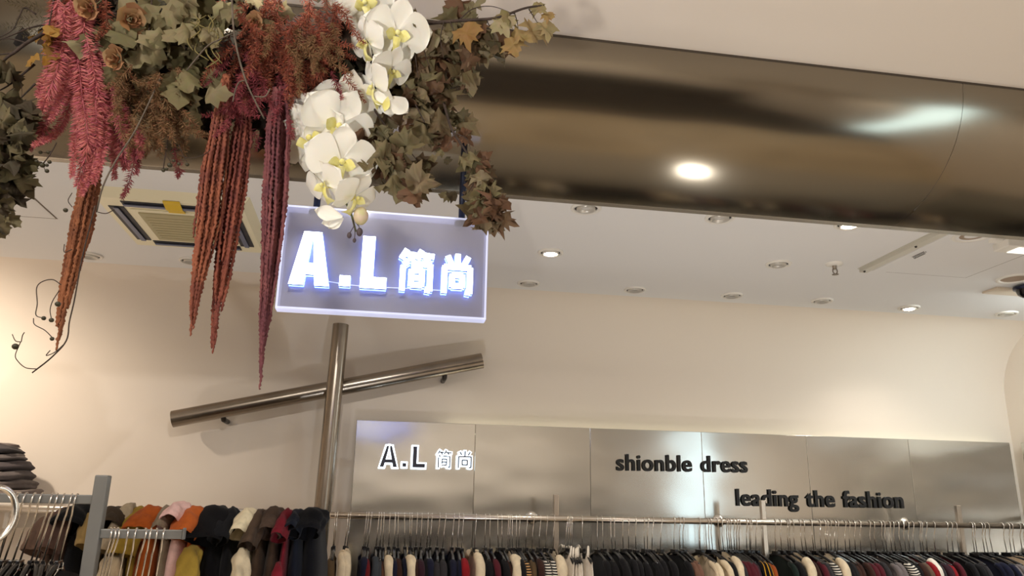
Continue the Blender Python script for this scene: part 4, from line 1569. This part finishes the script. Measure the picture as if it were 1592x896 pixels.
for i, pts in enumerate(([(62, 50), (40, 42), (20, 40), (-5, 42)], [(70, 30), (45, 30), (25, 32)], [(60, 8), (30, 6), (10, 4)], [(65, 40), (50, 52), (35, 56)], [(70, 15), (50, 12), (30, 18)])):
    frond(b, [A(*q, .02) for q in pts], K(13), .0032, 3, .0006, seed=i)
b.build('foliage', island_mat('fern_olive', [(70, 62, 40), (96, 84, 56), (56, 48, 36)], .8), t)


# ------------------------------------------------------------------ fern plumes
def fern_bunch(name, mat_, specs, label, nl, step, per, seed, cat='dried fern', stem=.0010, wd=.0010, jit=.35, sm=None, dep=.03, plane=None):
    rnd = random.Random(seed)
    t = thing(name, A(specs[0][0][0], specs[0][0][1]), label, cat, 'dried fern bunches')
    for i, pts in enumerate(specs):
        off = rnd.uniform(-dep, dep)
        P = [A(x, y, off+.012*k*rnd.uniform(-1, 1)) for k, (x, y) in enumerate(pts)]
        b = MB()
        c = frond(b, P, K(nl)*rnd.uniform(.85, 1.15), step, per, wd, seed=seed*50+i, jit=jit, plane=plane)
        o = b.build('frond', mat_, t)
        MB().tube(c[::2], [stem*(1-.5*k/len(c[::2])) for k in range(len(c[::2]))], 5).build('stem', sm or mat_, o)
    return t


pink = [[(100, 10), (98, 60), (88, 110), (72, 150), (66, 172)], [(108, 20), (105, 80), (92, 140), (70, 195), (46, 232)], [(118, 10), (120, 80), (112, 150), (88, 205), (52, 226)],
        [(120, 30), (128, 100), (126, 160), (118, 215), (112, 274)], [(135, 20), (145, 90), (148, 150), (150, 215), (142, 262), (126, 304)], [(140, 40), (160, 110), (168, 170), (176, 225), (178, 278)],
        [(128, 10), (140, 70), (158, 140), (190, 200), (212, 250)], [(150, 80), (172, 140), (196, 190), (218, 220), (216, 246)], [(120, 80), (128, 150), (136, 210), (132, 250), (120, 290)],
        [(110, 0), (116, 60), (108, 110), (96, 150), (80, 185)], [(135, 60), (150, 130), (160, 190), (158, 240), (146, 285)], [(90, 0), (86, 40), (82, 90), (68, 130), (60, 150)],
        [(150, 130), (170, 190), (190, 230), (196, 262)], [(130, 0), (130, 50), (120, 90), (104, 130)]]
fern_bunch('fern_bunch', PINK, pink, 'dyed pink feathery fern plumes hanging at the left over a brown tassel', 20, .0026, 6, 1, wd=.0011, jit=.2, plane=CAMN)
fern_bunch('fern_bunch', RUST, [[(80, -20), (85, 20), (92, 60)], [(110, -30), (108, 20), (100, 60)], [(130, -30), (140, 20), (130, 60)], [(150, -20), (160, 30), (150, 75)], [(165, 0), (165, 40), (150, 60)], [(100, -10), (112, 30), (124, 70)], [(90, 30), (84, 60), (90, 90)], [(135, 10), (120, 50), (110, 80)]],
           'rusty fern fluff above the pink plumes at the top left', 15, .0028, 5, 2, jit=.6)
rnd = random.Random(77)


def cloud(n, x0, y0, x1, y1, ln, seed, dirx=0):
    r_ = random.Random(seed)
    out = []
    for i in range(n):
        x, y = r_.uniform(x0, x1), r_.uniform(y0, y1)
        a = r_.uniform(-.9, .9)+dirx
        q = [(x, y)]
        for k in range(3):
            x += math.sin(a)*ln/3
            y += math.cos(a)*ln/3
            a += r_.uniform(-.5, .5)
            q.append((x, y))
        out.append(q)
    return out


fern_bunch('fern_bunch', RUST, cloud(34, 360, -40, 500, 80, 85, 5)+cloud(26, 380, 20, 535, 110, 70, 6)+cloud(10, 480, -30, 545, 60, 80, 7), 'big cloud of rust red fern foliage left of the upper orchids', 13, .0036, 5, 3, wd=.0009, jit=.7, dep=.05)
fern_bunch('fern_bunch', TAN, cloud(16, 420, 55, 520, 125, 55, 15), 'brownish fern tuft in the middle of the rust red fern cloud', 13, .0036, 5, 13, wd=.0009, jit=.7, dep=.02)
bpy.data.objects['fern_bunch.003'].location.y -= .045
fern_bunch('fern_bunch', RUSTB, cloud(26, 350, 80, 450, 165, 65, 8)+[[(440, 150), (455, 185), (470, 195), (480, 205)], [(455, 140), (470, 170), (485, 180)], [(515, 110), (525, 135), (532, 155)], [(380, 190), (400, 215), (398, 235)], [(450, 185), (452, 205), (456, 216)]],
           'burgundy fern fluff over the tops of the three dark tassels', 12, .0036, 5, 4, wd=.0009, jit=.6, dep=.04)
fern_bunch('fern_bunch', TAN, cloud(44, 185, 100, 290, 190, 62, 9)+cloud(10, 200, 170, 285, 215, 40, 10), 'tan brown fern fluff hanging between pink plumes and the first dark tassel', 13, .0036, 5, 5, wd=.0009, jit=.7, dep=.04)
fern_bunch('fern_bunch', RUSTB, [[(190, 180), (205, 215), (214, 250), (212, 272)], [(198, 195), (210, 235), (200, 285), (190, 308)], [(180, 190), (186, 230), (192, 262)], [(205, 190), (222, 220), (222, 245)], [(270, 230), (278, 262), (277, 275)]],
           'dark magenta fern sprigs at the lower right of the pink plumes', 12, .0032, 5, 6, wd=.0009, jit=.5)


# ------------------------------------------------------------------ amaranth tassels
def tassel(prof, tipx, tipy, n, mat_i, seed, label, r=3.0, dy=0.0):
    """prof: list of (y, centre x, width) pixels down the tassel"""
    rnd = random.Random(seed)
    t = thing('amaranth_tassel', A(prof[0][1], prof[0][0], dy), label, 'dried tassel', 'hanging amaranth tassels')
    P = prof+[(tipy, tipx, 4)]

    def cw(y):
        for i in range(len(P)-1):
            if P[i][0] <= y <= P[i+1][0]:
                f = (y-P[i][0])/(P[i+1][0]-P[i][0])
                return P[i][1]+(P[i+1][1]-P[i][1])*f, P[i][2]+(P[i+1][2]-P[i][2])*f
        return P[-1][1], P[-1][2]
    for k in range(n):
        u, v = rnd.uniform(-1, 1), rnd.uniform(-1, 1)
        if u*u+v*v > 1:
            u *= .7
            v *= .7
        e = 1-(.50*rnd.random()**.8)*(.35+.65*abs(u))-(.20 if rnd.random() < .35 else 0)
        if k < 3:
            u, v, e = u*.15, v*.15, 1-.05*k
        y0 = prof[0][0]-rnd.uniform(0, 6)
        y1 = y0+(tipy-y0)*e
        steps = int((y1-y0)/3.4)
        ph, am = rnd.uniform(0, 6.3), rnd.uniform(.4, 1.8)
        pts, rad = [], []
        for i in range(steps+1):
            y = y0+(y1-y0)*i/steps
            c, w_ = cw(max(prof[0][0], y))
            f = (y-y0)/(tipy-y0)
            w_ = max(w_, 9*e)
            x = c+u*w_*.5*(.88 if f > .2 else .95)+am*math.sin(ph+y*.022)*f
            d = v*w_*.5
            pts.append(A(x+rnd.uniform(-1, 1), y, dy+K(d)+K(rnd.uniform(-1, 1))))
            tp = 1 if i < steps-5 else (.55+.09*(steps-i))
            rad.append(K(r)*(1.22 if i % 2 else .6)*rnd.uniform(.8, 1.2)*tp)
        MB().tube(pts, rad, 6).build('strand', AMR[mat_i], t)
    return t


tassel([(240, 152, 14), (300, 137, 38), (350, 128, 44), (400, 117, 36), (450, 105, 26), (500, 96, 16)], 86, 545, 32, 0, 1, 'rusty brown tassel hanging below the pink plumes at the left', 2.35, .035)
tassel([(120, 352, 12), (190, 344, 34), (260, 333, 48), (340, 324, 50), (400, 313, 40), (450, 304, 26)], 296, 523, 36, 1, 2, 'rust red tassel, left one of the touching pair in the middle', 2.35)
tassel([(150, 382, 14), (220, 376, 38), (290, 366, 48), (360, 355, 44), (430, 345, 34), (490, 336, 18)], 331, 550, 34, 2, 3, 'dark rust tassel, right one of the touching pair in the middle', 2.35, .02)
tassel([(140, 436, 24), (200, 434, 42), (290, 430, 46), (360, 426, 42), (430, 419, 32), (500, 412, 20), (550, 407, 11)], 404, 606, 36, 3, 4, 'longest burgundy tassel beside the left edge of the acrylic sign', 2.35, -.01)


# ------------------------------------------------------------------ orchids
PETAL = mat('orchid_petal', (244, 240, 230), .5, trans=.35)
LIP = mat('orchid_lip', (240, 234, 166), .5, c2=(228, 218, 126), vscale=60)
BUD = mat('orchid_bud', (196, 190, 140), .5, c2=(214, 190, 170), vscale=60)
BUDD = mat('orchid_bud_dark', (74, 62, 66), .6)


def petal(b, frame, ang, L, W, back, cup, ruffle, seed, start=.06, shape=.75):
    o, ex, ey, ez = frame
    rnd = random.Random(seed)
    ph = rnd.uniform(0, 6.3)
    ca, sa = math.cos(ang), math.sin(ang)
    dx, dy = ex*ca+ey*sa, ey*ca-ex*sa
    rows = []
    for i in range(12):
        u = math.sin(math.pi/2*i/11)
        q_ = .30+.32*shape
        wd = W*.5*((.10+.90*(u/q_)**.8) if u < q_ else math.sqrt(max(.0004, 1-((u-q_)/(1-q_))**2)))
        if i == 0:
            wd = W*.07
        row = []
        for j in range(9):
            v = j/8*2-1
            z = -back-cup*L*(u**2)*.9+cup*L*.5*v*v*u-ruffle*L*math.sin(ph+5*u+3*v)*abs(v)*.5
            row.append(o+dx*(start*L+u*L*(1-.10*v*v))+dy*wd*v+ez*z)
        rows.append(row)
    b.grid(rows, True)


def orchid(parent, px, py, size, yaw, pitch, roll, seed, dy=0.0, lipk=1.0):
    """yaw/pitch turn the face away from the camera, roll spins it (degrees)"""
    o = A(px, py, dy)
    ez = (EYE-o).normalized()
    ex = Vector((0, 0, 1)).cross(ez).normalized()
    ey = ez.cross(ex)
    R_ = Matrix.Rotation(math.radians(yaw), 3, ey) @ Matrix.Rotation(math.radians(pitch), 3, ex)
    ex, ey, ez = R_ @ ex, R_ @ ey, R_ @ ez
    R_ = Matrix.Rotation(math.radians(roll), 3, ez)
    ex, ey = R_ @ ex, R_ @ ey
    fr = (o, ex, ey, ez)
    S = K(size)
    rnd = random.Random(seed)
    b = MB()
    petal(b, fr, math.radians(90+rnd.uniform(-5, 5)), S*.52, S*.36, .004, .10, .05, seed+.1, shape=.8)
    petal(b, fr, math.radians(232), S*.46, S*.30, .005, .08, .05, seed+.2, shape=.8)
    petal(b, fr, math.radians(-52), S*.46, S*.30, .005, .08, .05, seed+.3, shape=.8)
    petal(b, fr, math.radians(14), S*.53, S*.62, 0, .10, .07, seed+.4, shape=.62)
    petal(b, fr, math.radians(166), S*.53, S*.62, .001, .10, .07, seed+.5, shape=.62)
    fl = b.build('flower', PETAL, parent)
    l = MB()
    k = S*lipk*1.25
    # two side lobes, a column and an anchor-shaped tail
    for s_ in (-1, 1):
        rows = []
        for i in range(6):
            u = i/5
            wd = k*.075*math.sin(math.pi*(.12+.86*u))
            rows.append([o+ex*(s_*(k*.02+u*k*.13))+ey*(-k*.02+wd*v+u*k*.02)+ez*(k*.05+k*.08*u-.4*wd*abs(v)) for v in (-1, -.3, .4, 1)])
        l.grid(rows, True)
    rows = []
    for i in range(9):
        u = i/8
        wd = k*(.055-.02*math.sin(math.pi*u*.8)+(.075*max(0, (u-.62)/.38)))
        rows.append([o+ex*wd*v-ey*(k*.03+u*k*.27+(.02*k*(abs(v)-.3) if u > .85 else 0))+ez*(k*.07+k*.06*math.sin(math.pi*u)-k*.02*abs(v)) for v in (-1, -.5, 0, .5, 1)])
    l.grid(rows, True)
    l.ball(o+ez*k*.07+ey*k*.02, k*.035, 8, 6)
    l.build('lip', LIP, fl)
    return fl


t = thing('orchid_spray', A(590, -20), 'upper white orchid spray with yellow lips at the top centre', 'orchid', 'white orchid sprays')
MB().tube(curve([A(575, -40, .03), A(590, 10, .03), A(600, 60, .03), A(604, 105, .03), A(598, 145, .03), A(602, 172, .02)], 24), .0024, 7).build('stem', mat('orchid_stem', (96, 100, 62), .6), t)
for a in ((566, 4, 104, 12, 8, 20, 1.1, .0), (617, 52, 108, 8, 5, -6, 2.1, -.01), (571, 66, 80, -48, 12, 20, 3.1, -.005), (608, 110, 76, 34, 22, -14, 4.1, -.012), (583, 136, 84, -58, 16, 28, 5.1, -.008)):
    orchid(t, a[0], a[1], a[2], a[3], a[4], a[5], a[6], a[7])
f = MB()
o_ = A(604, 150, -.015)
fr = (o_, Vector((1, 0, 0)), Vector((0, -.2, 1)).normalized(), CAMN)
petal(f, fr, math.radians(-35), K(38), K(32), 0, .25, .06, 3, shape=.7)
petal(f, fr, math.radians(-80), K(30), K(30), .004, .3, .06, 4, shape=.7)
petal(f, fr, math.radians(195), K(26), K(24), .002, .3, .06, 5, shape=.7)
fo = f.build('flower', PETAL, t)
petal_b = MB()
petal(petal_b, (o_+Vector((0, -.004, 0)),)+fr[1:], math.radians(-100), K(26), K(12), 0, .1, .02, 6)
petal_b.build('lip', LIP, fo)

t = thing('orchid_spray', A(500, 100), 'lower white orchid spray hanging in front of the sign rod', 'orchid', 'white orchid sprays')
MB().tube(curve([A(520, 60, .04), A(530, 130, .03), A(515, 200, .025), A(520, 260, .025), A(530, 300, .02), A(545, 330, .015), A(553, 360, .01)], 30), .0021, 7).build('stem', MATS['orchid_stem'], t)
for a in ((540, 168, 112, 6, 4, 0, 11.1, .015), (466, 182, 78, -35, 5, 40, 12.1, .02), (484, 216, 112, -14, 6, 30, 13.1, .0), (524, 197, 118, 10, 4, -28, 14.1, -.016), (531, 252, 108, 4, 12, -4, 15.1, -.03), (505, 287, 76, -40, 24, 24, 16.1, -.012), (552, 306, 76, 38, 30, -16, 17.1, -.02)):
    orchid(t, a[0], a[1], a[2], a[3], a[4], a[5], a[6], a[7])
f = MB()
o_ = A(535, 338, -.01)
fr = (o_, Vector((1, 0, 0)), Vector((0, -.2, 1)).normalized(), CAMN)
petal(f, fr, math.radians(170), K(44), K(24), 0, .2, .05, 7)
petal(f, fr, math.radians(200), K(34), K(20), .004, .2, .05, 8)
petal(f, fr, math.radians(-140), K(28), K(16), .004, .2, .05, 9)
f.build('flower', PETAL, t)
MB().ball(A(561, 336, -.01), K(12), 12, 8, (.95, .9, 1.2)).build('bud', BUD, t)
for x, y, r_ in ((559, 361, 5.5), (543, 366, 4), (551, 374, 3)):
    MB().ball(A(x, y, 0), K(r_), 10, 7, (.9, .9, 1.25)).build('bud', BUDD, t)
MB().tube([A(549, 340), A(550, 352), A(543, 364)], .0009, 5).build('stem', BUDD, t)
MB().tube([A(550, 350), A(552, 362), A(551, 373)], .0009, 5).build('stem', BUDD, t)
MB().tube([A(552, 345), A(558, 352), A(559, 360)], .0009, 5).build('stem', BUDD, t)


# ------------------------------------------------------------------ dried roses, grey twig, curly berry twig
ROSE = island_mat('rose_dry', [(186, 142, 92), (166, 112, 82), (200, 164, 120), (150, 98, 76)], .75, trans=.2)


def rose(px, py, size, seed, label, tilt=0):
    rnd = random.Random(seed)
    o = A(px, py, -.05)
    t = thing('dried_rose', o, label, 'dried rose', 'dried roses in the arrangement')
    axis = Vector((rnd.uniform(-.3, .3)+tilt, -.8, -.45)).normalized()
    ex = axis.orthogonal().normalized()
    ey = axis.cross(ex)
    b = MB()
    S = K(size)
    for k in range(13):
        a0 = k*2.4
        rr_ = S*(.10+.030*k)
        h0 = S*(.5-.022*k)
        rows = []
        for i in range(5):
            u = i/4
            row = []
            for j in range(7):
                v = j/6*2-1
                a = a0+v*(.95-.02*k)
                rad = rr_*(.45+.55*u+(.20*u**3 if k > 6 else 0))*(1+.05*math.sin(7*a+k))
                h = h0*u*(1-.25*v*v)
                row.append(o+(ex*math.cos(a)+ey*math.sin(a))*rad+axis*(h-S*.3))
            rows.append(row)
        b.grid(rows, True)
    b.build('petals', ROSE, t)
    MB().lathe(o, [(.0005, 0)], 3)
    s_ = MB().tube(curve([o-axis*S*.3, o-axis*S*.9+Vector((0, 0, .02)), o-axis*S*1.2+Vector((0, .02, .08))], 8), .0016, 6).build('stem', mat('rose_stem', (88, 84, 56), .8), t)
    return t


rose(132, 10, 40, 1, 'dried tan rose at the top edge above the rusty fern fluff')
rose(205, 30, 44, 2, 'dried rose with an open rim over the grey green leaves', .2)
rose(174, 90, 36, 3, 'small dried rose right of the pink plumes', -.2)
rose(395, 32, 28, 4, 'small pale dried rose at the top of the rust red ferns', .1)

t = thing('grey_twig', A(370, 80, -.07), 'thin grey twig curving down in front of the red ferns', 'twig')
MB().tube(curve([A(360, -30, -.05), A(362, 30, -.08), A(368, 75, -.085), A(382, 125, -.085), A(398, 160, -.08), A(411, 185, -.07)], 24), [.0019]*15+[.0016]*10, 7).build('stem', TWIGG, t)
for pts in ([(382, 125), (372, 128), (366, 140), (362, 158)], [(395, 150), (412, 150), (420, 138)], [(365, 50), (340, 62), (320, 74), (290, 110)]):
    MB().tube(curve([A(*q, -.08) for q in pts], 12), .0013, 6).build('shoot', TWIGG, t)
t = thing('grey_twig', A(190, 240, -.06), 'grey twig slanting across the lower pink plumes', 'twig')
MB().tube(curve([A(250, 120, -.03), A(222, 180, -.055), A(205, 212, -.06), A(180, 250, -.06), A(160, 290, -.05), A(150, 330, -.03)], 20), .0015, 7).build('stem', TWIGG, t)
BERRY = mat('berry_dark', (58, 54, 34), .5)


def berry_twig(name, label, lines, berries, dy=0.0, r=.0008):
    t = thing(name, A(*lines[0][0], dy), label, 'twig', 'berry twigs')
    for pts in lines:
        MB().tube(curve([A(*q, dy) for q in pts], 8*len(pts)), r*(1.6 if pts is lines[0] else 1), 6).build('stem', TWIG, t)
    for x, y, s_ in berries:
        MB().ball(A(x, y, dy), K(s_), 9, 6, (1, 1, .9)).build('berry', BERRY, t)
    return t


berry_twig('curly_twig', 'thin curly dark twig with berries dangling below the left brown tassel',
           [[(148, 320), (128, 400), (116, 465), (108, 500), (103, 530), (80, 556), (50, 580)], [(57, 574), (40, 572), (28, 562), (24, 552), (32, 532)], [(32, 532), (24, 530), (19, 520)], [(33, 532), (35, 522), (38, 517)],
            [(95, 443), (82, 435), (66, 438), (57, 448), (58, 472), (56, 490), (68, 495)], [(52, 495), (54, 505), (70, 514), (84, 528)], [(92, 452), (82, 468), (78, 482), (80, 497)], [(100, 535), (85, 548), (72, 553), (78, 545)],
            [(112, 300), (106, 312), (112, 322)], [(152, 330), (165, 332), (178, 326)], [(100, 380), (100, 392), (112, 388)]],
           [(68, 495, 3.2), (80, 498, 3.4), (24, 539, 4.5), (81, 527, 3), (102, 327, 3.4), (90, 473, 4)], -.04)
berry_twig('berry_sprig', 'small berry sprig hanging left of the pink plume tips', [[(88, 222), (78, 240), (66, 256)], [(82, 234), (74, 237), (63, 237)], [(68, 254), (60, 252), (57, 250)], [(66, 256), (70, 264), (73, 266)]],
           [(63, 237, 2.8), (75, 237, 2.8), (57, 251, 2.8), (66, 257, 4), (77, 252, 3), (73, 257, 2.6), (73, 266, 3.2)], -.02, .0007)
berry_twig('berry_sprig', 'small berry sprig below the tan fern fluff', [[(262, 210), (258, 235), (254, 262)], [(258, 240), (265, 252), (264, 258)], [(278, 225), (284, 240), (291, 252)], [(335, 225), (318, 240), (296, 246), (275, 240)]],
           [(254, 265, 3), (259, 263, 2.8), (264, 257, 4), (278, 255, 2.8), (291, 256, 3), (270, 250, 2.6)], -.02, .0007)
b = random.Random(3)
t = thing('seed_sprig', A(360, 160, -.07), 'pale olive seed sprig at the top centre between grey leaves and red ferns', 'twig', 'berry twigs')
for i in range(14):
    x, y = 300+b.uniform(-20, 45), 40+b.uniform(-20, 40)
    MB().tube(curve([A(x, y, -.03), A(x+b.uniform(-15, 15), y+12, -.05), A(x+b.uniform(-22, 22), y+26, -.05)], 8), .0011, 5).build('stem', mat('seed_olive', (120, 108, 62), .8), t)
